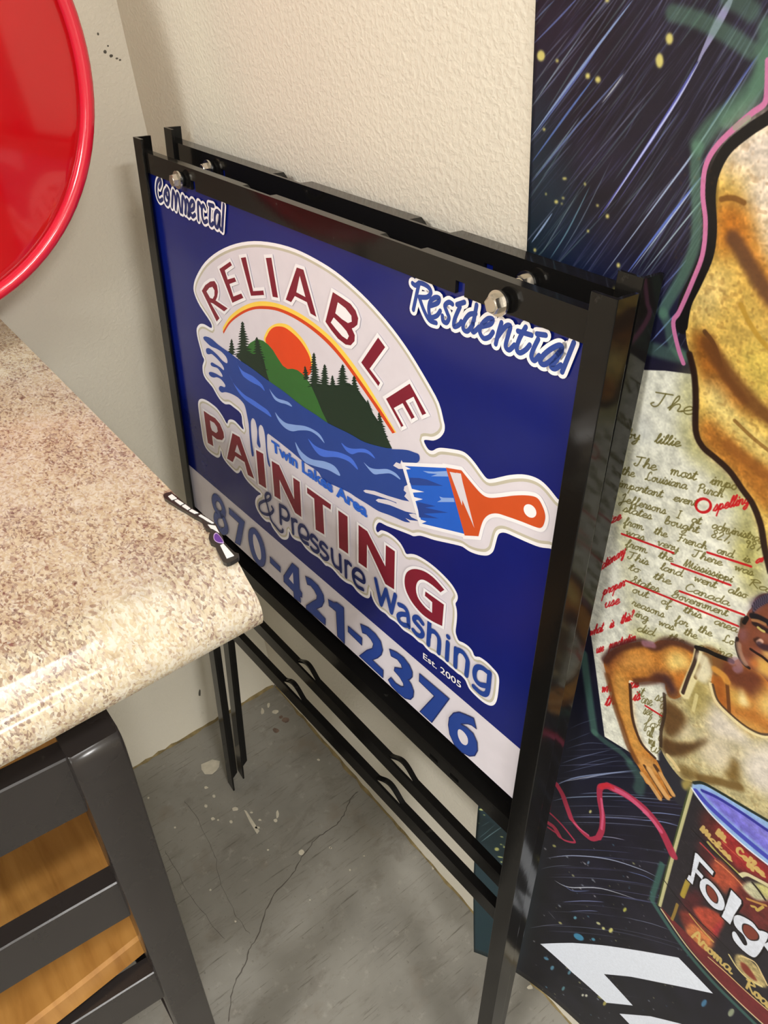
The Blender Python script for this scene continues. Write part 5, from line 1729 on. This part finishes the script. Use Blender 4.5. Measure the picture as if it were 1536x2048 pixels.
# --- small painted man in an undershirt
arm = px('Y', [(120, 345), (180, 270), (300, 212), (450, 188), (520, 215), (600, 178), (740, 182), (850, 222), (925, 265), (900, 360), (850, 480), (800, 640), (740, 682), (680, 660), (650, 590), (638, 545), (520, 530), (400, 540), (335, 525), (352, 640), (358, 800), (390, 950), (450, 1080), (555, 1185), (600, 1260), (650, 1380), (720, 1500), (690, 1540), (640, 1520), (605, 1545), (540, 1440), (480, 1405), (430, 1290), (365, 1180), (330, 1060), (280, 920), (222, 760), (172, 560), (130, 430)])
fill(px('Y', [(590, 1180), (640, 1120), (760, 1290), (860, 1420), (960, 1480), (800, 1600), (720, 1540), (640, 1400)]), (42, 42, 52), 1, 2)
shirt = px('Y', [(925, 265), (1030, 282), (1060, 400), (1040, 560), (1080, 700), (1180, 810), (1330, 930), (1470, 995), (1620, 990), (1620, 1700), (1250, 1640), (1000, 1480), (880, 1400), (790, 1370), (680, 1240), (610, 1100), (610, 950), (640, 780), (650, 640), (740, 682), (800, 640), (870, 480)])
fill(shirt, (196, 184, 138), 1, 0, True, speck=.2, mottle=.22)
chest = px('Y', [(1060, 300), (1225, 355), (1290, 340), (1420, 400), (1620, 500), (1620, 1000), (1470, 990), (1330, 925), (1180, 805), (1080, 695), (1045, 560), (1062, 400)])
fill(chest, (192, 120, 52), 1, 0, True, speck=.25, mottle=.12)
for q, col, a_, bl in (([(1060, 700), (1180, 830), (1330, 960), (1400, 1100), (1250, 1060), (1060, 1000), (1000, 850)], (226, 216, 204), .9, 12), ([(1320, 1150), (1480, 1080), (1620, 1080), (1620, 1500), (1420, 1450), (1330, 1330)], (228, 220, 212), .9, 14), ([(1000, 1000), (1200, 1060), (1250, 1180), (1150, 1300), (960, 1200)], (220, 208, 186), .85, 14),
                       ([(820, 880), (900, 930), (900, 1010), (760, 1030), (720, 1000)], (214, 202, 168), .9, 8), ([(640, 700), (740, 740), (835, 850), (780, 960), (700, 1015), (640, 960), (625, 850)], (92, 62, 32), .92, 6), ([(700, 1040), (850, 1062), (1005, 1025), (1010, 1050), (930, 1110), (840, 1165), (740, 1182), (640, 1150), (612, 1050), (650, 1000)], (88, 60, 32), .95, 5),
                       ([(1230, 1190), (1280, 1240), (1290, 1395), (1240, 1400), (1160, 1340), (1200, 1270)], (120, 92, 44), .9, 6), ([(760, 1240), (900, 1300), (980, 1370), (860, 1390), (780, 1350)], (110, 84, 38), .8, 8), ([(860, 500), (1020, 560), (1040, 700), (960, 820), (860, 800), (830, 700)], (168, 150, 84), .8, 12),
                       ([(1090, 315), (1300, 400), (1440, 440), (1500, 560), (1390, 690), (1320, 585), (1260, 650), (1190, 530), (1110, 440)], (104, 54, 38), .92, 7), ([(1180, 560), (1320, 640), (1380, 720), (1300, 760), (1200, 700)], (226, 186, 96), .8, 9), ([(1310, 590), (1345, 680), (1370, 740), (1290, 720)], (246, 232, 176), .9, 5),
                       ([(1440, 700), (1620, 600), (1620, 860), (1480, 800)], (240, 214, 132), .85, 12), ([(1220, 820), (1400, 900), (1560, 960), (1400, 985), (1300, 920)], (222, 178, 98), .8, 10), ([(1060, 470), (1150, 520), (1190, 700), (1150, 770), (1080, 680)], (160, 88, 34), .85, 6)):
    fill(px('Y', q), col, a_, bl, True, mottle=.10)
fill(arm, (192, 124, 54), 1, 0, True, speck=.2, mottle=.22)
for q, col, a_, bl in (([(690, 290), (800, 290), (860, 360), (830, 430), (740, 450), (660, 400)], (244, 214, 128), .95, 10), ([(240, 310), (420, 280), (540, 330), (500, 420), (330, 430), (230, 420)], (212, 152, 78), .8, 12), ([(200, 470), (300, 480), (350, 700), (390, 950), (470, 1130), (380, 1150), (310, 950), (240, 720)], (214, 158, 80), .85, 10),
                       ([(560, 460), (680, 470), (740, 560), (770, 620), (720, 670), (660, 640), (640, 550), (540, 530)], (62, 36, 42), .92, 8), ([(120, 345), (230, 250), (300, 300), (200, 400), (180, 560), (150, 500)], (104, 54, 34), .8, 10), ([(720, 480), (830, 440), (800, 600), (760, 590)], (200, 120, 50), .9, 8), ([(400, 1180), (520, 1200), (600, 1290), (560, 1330), (450, 1270)], (218, 162, 92), .8, 6)):
    fill(px('Y', q), col, a_, bl, True, mottle=.14)
for q, w, col, a_, sf in (([(130, 350), (210, 265), (330, 215), (450, 198), (560, 235), (650, 190), (760, 195), (860, 235), (920, 268)], 8, (66, 36, 34), .8, .6), ([(470, 205), (540, 215)], 6, (170, 120, 140), .7, .5), ([(400, 535), (520, 525), (600, 500)], 7, (84, 46, 34), .8, .6), ([(150, 480), (210, 720), (270, 900), (330, 1080), (400, 1220)], 6, (112, 66, 34), .8, .5),
                          ([(345, 560), (360, 800), (395, 950), (455, 1080), (560, 1190)], 3, (60, 36, 26), .9, .3), ([(470, 1260), (560, 1400), (640, 1530)], 3, (70, 44, 30), .9, .3), ([(560, 1260), (640, 1390), (700, 1510)], 4, (70, 44, 30), .9, .3), ([(510, 1290), (590, 1420), (665, 1530)], 6, (228, 176, 112), .9, .3), ([(610, 1330), (670, 1430), (715, 1505)], 5, (224, 170, 104), .9, .3), ([(450, 1330), (520, 1420), (600, 1540)], 5, (220, 168, 104), .9, .3),
                          ([(945, 285), (920, 400), (870, 510), (815, 640)], 9, (232, 220, 170), .95, .2), ([(925, 268), (900, 370), (850, 490), (800, 630)], 3, (50, 32, 28), .9, .3), ([(985, 300), (950, 400), (910, 500)], 3, (110, 80, 40), .8, .4), ([(1030, 285), (1085, 315), (1070, 420)], 12, (120, 82, 46), .8, .4), ([(920, 240), (1000, 262), (1090, 305), (1225, 356)], 4, (20, 16, 16), .95, .2), ([(970, 340), (1000, 420), (960, 490)], 10, (238, 230, 200), .8, .5),
                          ([(1045, 560), (1090, 700), (1190, 812), (1340, 935), (1480, 998), (1600, 1000)], 4, (240, 226, 176), .9, .3), ([(1060, 560), (1100, 690), (1200, 800), (1345, 920), (1480, 985), (1600, 985)], 2, (60, 40, 30), .8, .3), ([(1180, 520), (1190, 640), (1200, 790)], 3, (90, 50, 26), .8, .3), ([(1080, 430), (1150, 480), (1180, 530)], 6, (226, 160, 70), .8, .4),
                          ([(670, 1170), (720, 1230), (760, 1290)], 4, (230, 206, 150), .9, .3), ([(950, 1370), (1100, 1390), (1200, 1420), (1290, 1440)], 8, (112, 84, 40), .85, .6), ([(640, 640), (645, 800), (615, 950), (610, 1090)], 3, (50, 34, 26), .8, .3), ([(920, 650), (900, 740), (890, 780)], 3, (220, 208, 150), .8, .3)):
    line(px('Y', q), w, col, a_, soft=sf)
head = px('H', [(1110, 520), (1180, 440), (1280, 390), (1393, 378), (1600, 400), (1600, 2200), (1200, 2000), (1000, 1900), (900, 1830), (830, 1740), (780, 1620), (745, 1450), (760, 1300), (810, 1090), (815, 1040), (825, 950), (855, 870), (925, 890), (980, 760), (1060, 660)])
fill(head, (124, 70, 50), 1, 0, True, mottle=.08)
for q, col, a_, bl in (([(1050, 670), (1110, 520), (1180, 440), (1280, 390), (1600, 380), (1600, 600), (1400, 560), (1330, 600), (1200, 650), (1100, 720)], (52, 44, 58), .97, 3), ([(1080, 520), (1200, 480), (1260, 560), (1130, 700), (1080, 760), (1000, 820)], (120, 92, 120), .8, 6), ([(860, 1090), (930, 1120), (910, 1300), (850, 1360), (800, 1300)], (136, 98, 120), .8, 6),
                       ([(1160, 1640), (1300, 1720), (1600, 1850), (1600, 2200), (1300, 2050), (1160, 1960), (1150, 1800)], (226, 178, 92), .95, 6), ([(1250, 1200), (1400, 1240), (1400, 1330), (1260, 1290)], (168, 106, 92), .8, 6), ([(1050, 1560), (1180, 1540), (1240, 1620), (1150, 1640)], (164, 96, 84), .8, 4), ([(1020, 1750), (1150, 1740), (1180, 1860), (1060, 1880)], (206, 120, 60), .9, 4),
                       ([(1260, 1580), (1400, 1560), (1500, 1700), (1400, 1720)], (230, 186, 110), .9, 4), ([(900, 1700), (990, 1720), (980, 1840), (920, 1800)], (176, 120, 112), .7, 5), ([(820, 880), (900, 900), (870, 1060), (815, 1080)], (56, 50, 40), .95, 3)):
    fill(px('H', q), col, a_, bl)
for q, w, col, a_, sf in (([(1080, 850), (1180, 872), (1290, 925), (1450, 1015)], 5.2, (24, 22, 28), .95, .3), ([(1110, 995), (1230, 1060), (1350, 1135), (1450, 1185)], 3.8, (40, 26, 28), .95, .4), ([(1080, 930), (1200, 950), (1330, 1010)], 2.5, (176, 124, 80), .8, .4), ([(1190, 1080), (1250, 1130), (1310, 1160)], 2, (206, 190, 110), .9, .3),
                          ([(1040, 1525), (1150, 1600), (1280, 1680), (1420, 1800)], 2.2, (34, 18, 18), .95, .3), ([(1150, 1350), (1200, 1330)], 4, (50, 28, 24), .8, .5), ([(1200, 1390), (1250, 1355)], 3.5, (226, 180, 160), .9, .4), ([(760, 1300), (745, 1450), (785, 1620), (830, 1740), (910, 1840), (1000, 1905)], 2.5, (30, 20, 20), .9, .3), ([(790, 1420), (810, 1560), (870, 1720), (930, 1820)], 4, (176, 140, 120), .7, .5),
                          ([(930, 900), (960, 880), (900, 980)], 3, (20, 18, 18), .9, .3), ([(1220, 1430), (1300, 1480), (1400, 1500)], 5, (46, 30, 44), .8, .5), ([(320, 1660), (500, 1720), (650, 1765)], 2, (20, 16, 16), .9, .3), ([(640, 1780), (760, 1760), (800, 1900), (740, 1940)], 6, (150, 112, 130), .7, .5)):
    line(px('H', q), w, col, a_, soft=sf)

for k in range(26):
    u = k / 25
    x, y = 1080 + 340 * u, 640 - 240 * u ** .6
    line(px('H', [(x, y), (x + 20, y + 60), (x + 10, y + 130)]), 1.6, [(30, 26, 34), (110, 98, 122), (60, 52, 70)][k % 3], .7, soft=.4)
# --- coffee can
can = px('M5', [(345, 108), (75, 1072), (110, 1125), (300, 1400), (500, 1650), (750, 1900), (1000, 2130), (1200, 2300), (1200, 900), (971, 740), (640, 430)])
line(px('M5', [(100, 735), (60, 870), (20, 1010), (45, 1080), (250, 1385), (500, 1685), (800, 1985), (960, 2140)]), 6, (70, 120, 108), .7, soft=.5)
fill(can, (42, 38, 44), 1, 0, False, mottle=.12)
for c, q, col, a_, bl in (('G', [(400, 560), (520, 560), (800, 840), (1100, 1130), (1502, 1480), (1700, 1640), (1700, 2000), (1502, 1790), (1260, 1640), (1030, 1620), (850, 1430), (640, 1230), (420, 960), (360, 760)], (92, 40, 38), .9, 10), ('G', [(640, 850), (760, 800), (1000, 1050), (1300, 1310), (1700, 1640), (1700, 1900), (1300, 1620), (1060, 1560), (800, 1280), (680, 1100)], (168, 46, 48), .9, 10),
                          ('G', [(330, 1050), (480, 1180), (620, 1380), (560, 1500), (520, 1800), (330, 1420)], (86, 38, 40), .8, 8), ('G', [(600, 1360), (740, 1420), (980, 1680), (1080, 1800), (1040, 2048), (860, 1850), (760, 1940), (640, 1780), (500, 1640)], (188, 84, 58), .92, 6), ('G', [(40, 2000), (300, 1880), (400, 2100), (100, 2300)], (96, 36, 40), .8, 10),
                          ('M5', [(630, 1080), (760, 880), (860, 930), (1000, 1050), (1000, 1290), (880, 1270), (780, 1150)], (112, 46, 44), .9, 6), ('M5', [(375, 1090), (480, 1095), (610, 1185), (560, 1290), (520, 1330), (370, 1140)], (188, 76, 56), .92, 4), ('M5', [(240, 1130), (350, 1150), (520, 1340), (560, 1310), (420, 1490), (320, 1330)], (150, 60, 48), .85, 6),
                          ('M5', [(330, 1230), (380, 1240), (520, 1370), (420, 1480), (300, 1300)], (206, 130, 76), .85, 4), ('M5', [(520, 1270), (600, 1190), (580, 1260), (545, 1330)], (176, 50, 62), .8, 3)):
    fill(px(c, q), col, a_, bl, True, mottle=.22)
fill(px('M5', [(85, 1075), (130, 1130), (400, 1400), (500, 1490), (700, 1690), (900, 1870), (1100, 2040), (1100, 2200), (750, 1890), (500, 1640), (300, 1390), (110, 1125)]), (118, 42, 46), .95, 1, False, mottle=.1)
line(px('M5', [(340, 115), (250, 430), (160, 760), (78, 1072)]), 4.2, (206, 202, 150), .95, soft=.3)
line(px('M5', [(325, 100), (235, 420), (140, 760), (62, 1072)]), 1.6, (60, 70, 40), .9, soft=.3)
for c, q, w, col in (('M5', [(92, 1105), (300, 1405), (520, 1655), (760, 1895), (980, 2095)], 2.2, (228, 208, 160)), ('M5', [(480, 1500), (640, 1640), (800, 1790), (980, 1945)], 1.6, (226, 206, 140)), ('M5', [(325, 1145), (400, 1240), (520, 1372)], 1.8, (214, 180, 100)), ('G', [(480, 1070), (660, 1280), (860, 1470), (1040, 1640)], 3, (190, 180, 96)),
                     ('G', [(1030, 1635), (1130, 1610), (1280, 1680), (1502, 1800)], 4, (232, 226, 180)), ('G', [(350, 1080), (470, 1200), (600, 1340)], 2, (190, 70, 70)), ('G', [(600, 1370), (760, 1500), (950, 1680), (1060, 1800)], 1.6, (232, 150, 100)), ('G', [(720, 1060), (900, 1230), (1060, 1370)], 1.2, (196, 90, 70)),
                     ('G', [(140, 1720), (90, 1850), (40, 1980)], 5, (176, 152, 60)), ('M5', [(225, 1065), (200, 1140), (180, 1190)], 3, (160, 130, 60)), ('M5', [(300, 890), (275, 960), (268, 1000)], 3.5, (176, 152, 60))):
    line(px(c, q), w, col, .9, soft=.25)
line(px('G', [(180, 830), (480, 1120), (800, 1430), (1150, 1770), (1450, 2048)]), 1.6, (24, 18, 20), .9)
line(px('M5', [(110, 860), (300, 1100), (560, 1350), (800, 1590), (1000, 1760)]), 1.4, (24, 18, 20), .8)
for k in range(60):
    x, y = 110 + 300 * r.rand(), 200 + 900 * r.rand()
    if x > 345 - 0.28 * (y - 110) + 20:
        line(px('M5', [(x, y), (x + 20, y + 26)]), .5, (150, 140, 130), .25, sm=False)
# coffee beans, cup
for q, col in (([(1070, 1800), (1200, 1740), (1330, 1800), (1420, 1950), (1502, 2048), (1300, 2048), (1120, 1900)], (214, 214, 176)), ([(1290, 1770), (1502, 1830), (1600, 2048), (1450, 2000)], (206, 200, 130))):
    fill(px('G', q), col, .92, 3, mottle=.2)
line(px('G', [(1240, 1760), (1340, 1880), (1450, 2040)]), 2.4, (40, 28, 24), .9)
line(px('M5', [(800, 1020), (880, 1050), (955, 1075)]), 2.4, (200, 150, 80), .9)
line(px('M5', [(835, 1080), (870, 1090), (880, 1115), (930, 1085)]), 2.4, (206, 180, 90), .9)
q = [(700, 1490), (760, 1480), (830, 1530), (890, 1590), (925, 1650), (960, 1740), (900, 1740), (800, 1670), (720, 1590)]
fill(px('M5', q), (196, 176, 120), .9, 2, mottle=.3)
line(px('M5', [(650, 1480), (720, 1590), (810, 1680), (920, 1740)]), 2.0, (232, 216, 150), .9)
line(px('M5', [(750, 1490), (860, 1540), (920, 1640), (965, 1730)]), 1.8, (236, 210, 150), .9)
fill(px('M5', [(745, 1540), (800, 1570), (880, 1690), (830, 1670), (760, 1600)]), (128, 48, 40), .9, 2)
# lid
lid = px('M5', [(345, 75), (385, 62), (440, 75), (600, 165), (800, 285), (971, 385), (1200, 520), (1200, 900), (971, 745), (800, 610), (640, 468), (480, 305), (370, 165), (340, 110)])
fill(lid, (150, 186, 236), 1, 1, False, mottle=.08)
for q, col, a_, bl in (([(430, 130), (560, 185), (760, 310), (971, 450), (1200, 600), (1200, 800), (971, 640), (800, 500), (620, 345), (500, 225)], (120, 112, 220), .95, 5), ([(470, 170), (700, 330), (971, 560), (1200, 720), (1200, 640), (900, 430), (640, 270)], (150, 146, 232), .6, 8)):
    fill(px('M5', q), col, a_, bl, True, mottle=.16)
for q, w, col in (([(430, 130), (560, 190), (760, 315), (971, 460), (1100, 540)], 3.2, (46, 44, 150)), ([(380, 135), (480, 250), (640, 400), (800, 540), (971, 680), (1100, 770)], 5.5, (64, 66, 184)), ([(345, 112), (480, 300), (640, 462), (800, 604), (971, 738), (1100, 830)], 1.8, (240, 240, 250)), ([(360, 66), (440, 70), (600, 158), (800, 278), (971, 378), (1100, 450)], 3.0, (24, 34, 30))):
    line(px('M5', q), w, col, .92, soft=.3)
fill(px('Y', [(790, 1400), (830, 1375), (880, 1400), (870, 1440), (830, 1470), (800, 1450)]), (190, 170, 90), .8, 3)
# lettering on the can
WHT = (226, 232, 246)
FOL = [px('G', [(258, 1238), (300, 1262), (578, 1568), (552, 1630), (330, 1392), (292, 1520), (400, 1640), (375, 1700), (265, 1580), (240, 1690), (215, 1790), (118, 1690), (150, 1620), (185, 1640)]),
       smooth(px('M5', [(415, 875), (435, 858), (470, 855), (540, 920), (595, 1000), (615, 1070), (592, 1115), (520, 1090), (450, 1010), (410, 930)]), 4, True),
       px('M5', [(668, 945), (750, 1030), (752, 1060), (695, 1150), (660, 1232), (588, 1165), (612, 1112)]),
       smooth(px('M5', [(692, 1165), (740, 1155), (840, 1210), (892, 1275), (930, 1285), (975, 1315), (940, 1400), (890, 1480), (845, 1500), (760, 1440), (690, 1360), (675, 1300), (700, 1290), (740, 1350), (775, 1400), (800, 1390), (770, 1320), (720, 1270), (690, 1220)]), 3, True),
       px('M5', [(930, 1395), (1000, 1360), (1150, 1450), (1180, 1600), (1050, 1560)])]
for p in FOL:
    line(np.vstack([p, p[:1]]), 3.4, (24, 18, 20), .95, sm=False)
for p in FOL:
    fill(p, WHT, 1, 0, False, mottle=.05)
for q in ([(472, 908), (520, 945), (552, 1005), (545, 1050), (505, 1025), (470, 965)], [(775, 1232), (830, 1248), (886, 1310), (880, 1352), (822, 1352), (782, 1312), (765, 1270)]):
    p = smooth(px('M5', q), 4, True)
    line(np.vstack([p, p[:1]]), 2.0, (24, 18, 20), .95, sm=False)
    fill(p, (128, 62, 50), 1, 0, False)
GLD = (214, 186, 110)
write('G', "Makes", (350, 860), (860, 1380), 58, GLD, 2.4, .9, .1)
write('G', "M Coffee", (620, 930), (1420, 1650), 62, GLD, 2.6, .9, .1)
write('M5', "Aroma Roast", (345, 1335), (1040, 1985), 44, GLD, 2.4, .92, .1)
# pink ribbon
for q, w in (([(1062, 400), (1000, 270), (920, 170), (820, 95), (745, 58)], 9.5), ([(745, 58), (700, 62), (698, 130), (710, 200), (708, 270), (690, 312)], 6.5), ([(690, 312), (650, 318), (600, 275), (560, 225)], 5.5), ([(555, 220), (530, 150), (510, 95), (480, 45)], 6.5), ([(440, 182), (500, 240), (550, 300), (572, 335), (520, 325), (480, 290), (440, 262)], 2.6), ([(438, 238), (470, 262), (495, 305)], 6)):
    line(px('M4', q), w, (176, 50, 78), .95, soft=.15)
for q, w in (([(930, 190), (840, 110), (760, 66)], 6), ([(1000, 280), (960, 225), (920, 185)], 5), ([(705, 120), (712, 200), (706, 270)], 2.6), ([(640, 300), (600, 270), (570, 240)], 2.6)):
    line(px('M4', q), w, (222, 98, 138), .8, soft=.3)
line(px('M4', [(700, 62), (730, 50), (760, 62)]), 5, (206, 44, 56), .8, soft=.4)
# edge pieces of ribbon and dark tip seen beside the post
fill(px('W', [(270, 950), (400, 1060), (440, 960), (500, 1150), (480, 1240), (410, 1140), (260, 1050)]), (186, 70, 118), .95, 2, False)
# big white block letters along the foot
fill(px('M4', [(400, 842), (560, 837), (720, 850), (900, 877), (1090, 911), (1262, 1090), (1130, 1062), (1000, 1036), (850, 1006), (718, 993), (862, 1150), (730, 1136), (560, 985)]), (234, 241, 255), 1, 0, False)
fill(px('M4', [(795, 1190), (950, 1203), (1100, 1240), (1250, 1300), (1300, 1400), (1100, 1380), (900, 1300)]), (234, 241, 255), 1, 0, False)
# --- sheet material: the print above, with the faint sheen and tooth of vinyl
img = bpy.data.images.new('mural_print', IW, IH, alpha=False)
buf = np.ones((IH, IW, 4), np.float32)
buf[..., :3] = np.clip(IMG, 0, 1)
img.pixels.foreach_set(buf.ravel())
img.update()
img.pack()
t = NT('vinyl_print')
ti = t.n('ShaderNodeTexImage', image=img, interpolation='Linear', extension='EXTEND')
um = t.n('ShaderNodeUVMap', uv_map='uv')
t.l(um.outputs[0], ti.inputs[0])
gr = t.ramp(t.noise(420, 2, 0.6, t.coord()), [(0.3, (0.90, 0.90, 0.90)), (0.7, (1, 1, 1))])
t.base(t.mix(1.0, ti.outputs[0], gr, 'MULTIPLY'))
M_VINYL = t.set(0.40, spec=0.28)
M_VBACK = plain('vinyl_back', (196, 192, 184), 0.6)
sheet = bm_obj('vinyl_sheet', bm, M_VINYL, mural)
sheet.data.materials.append(M_VBACK)
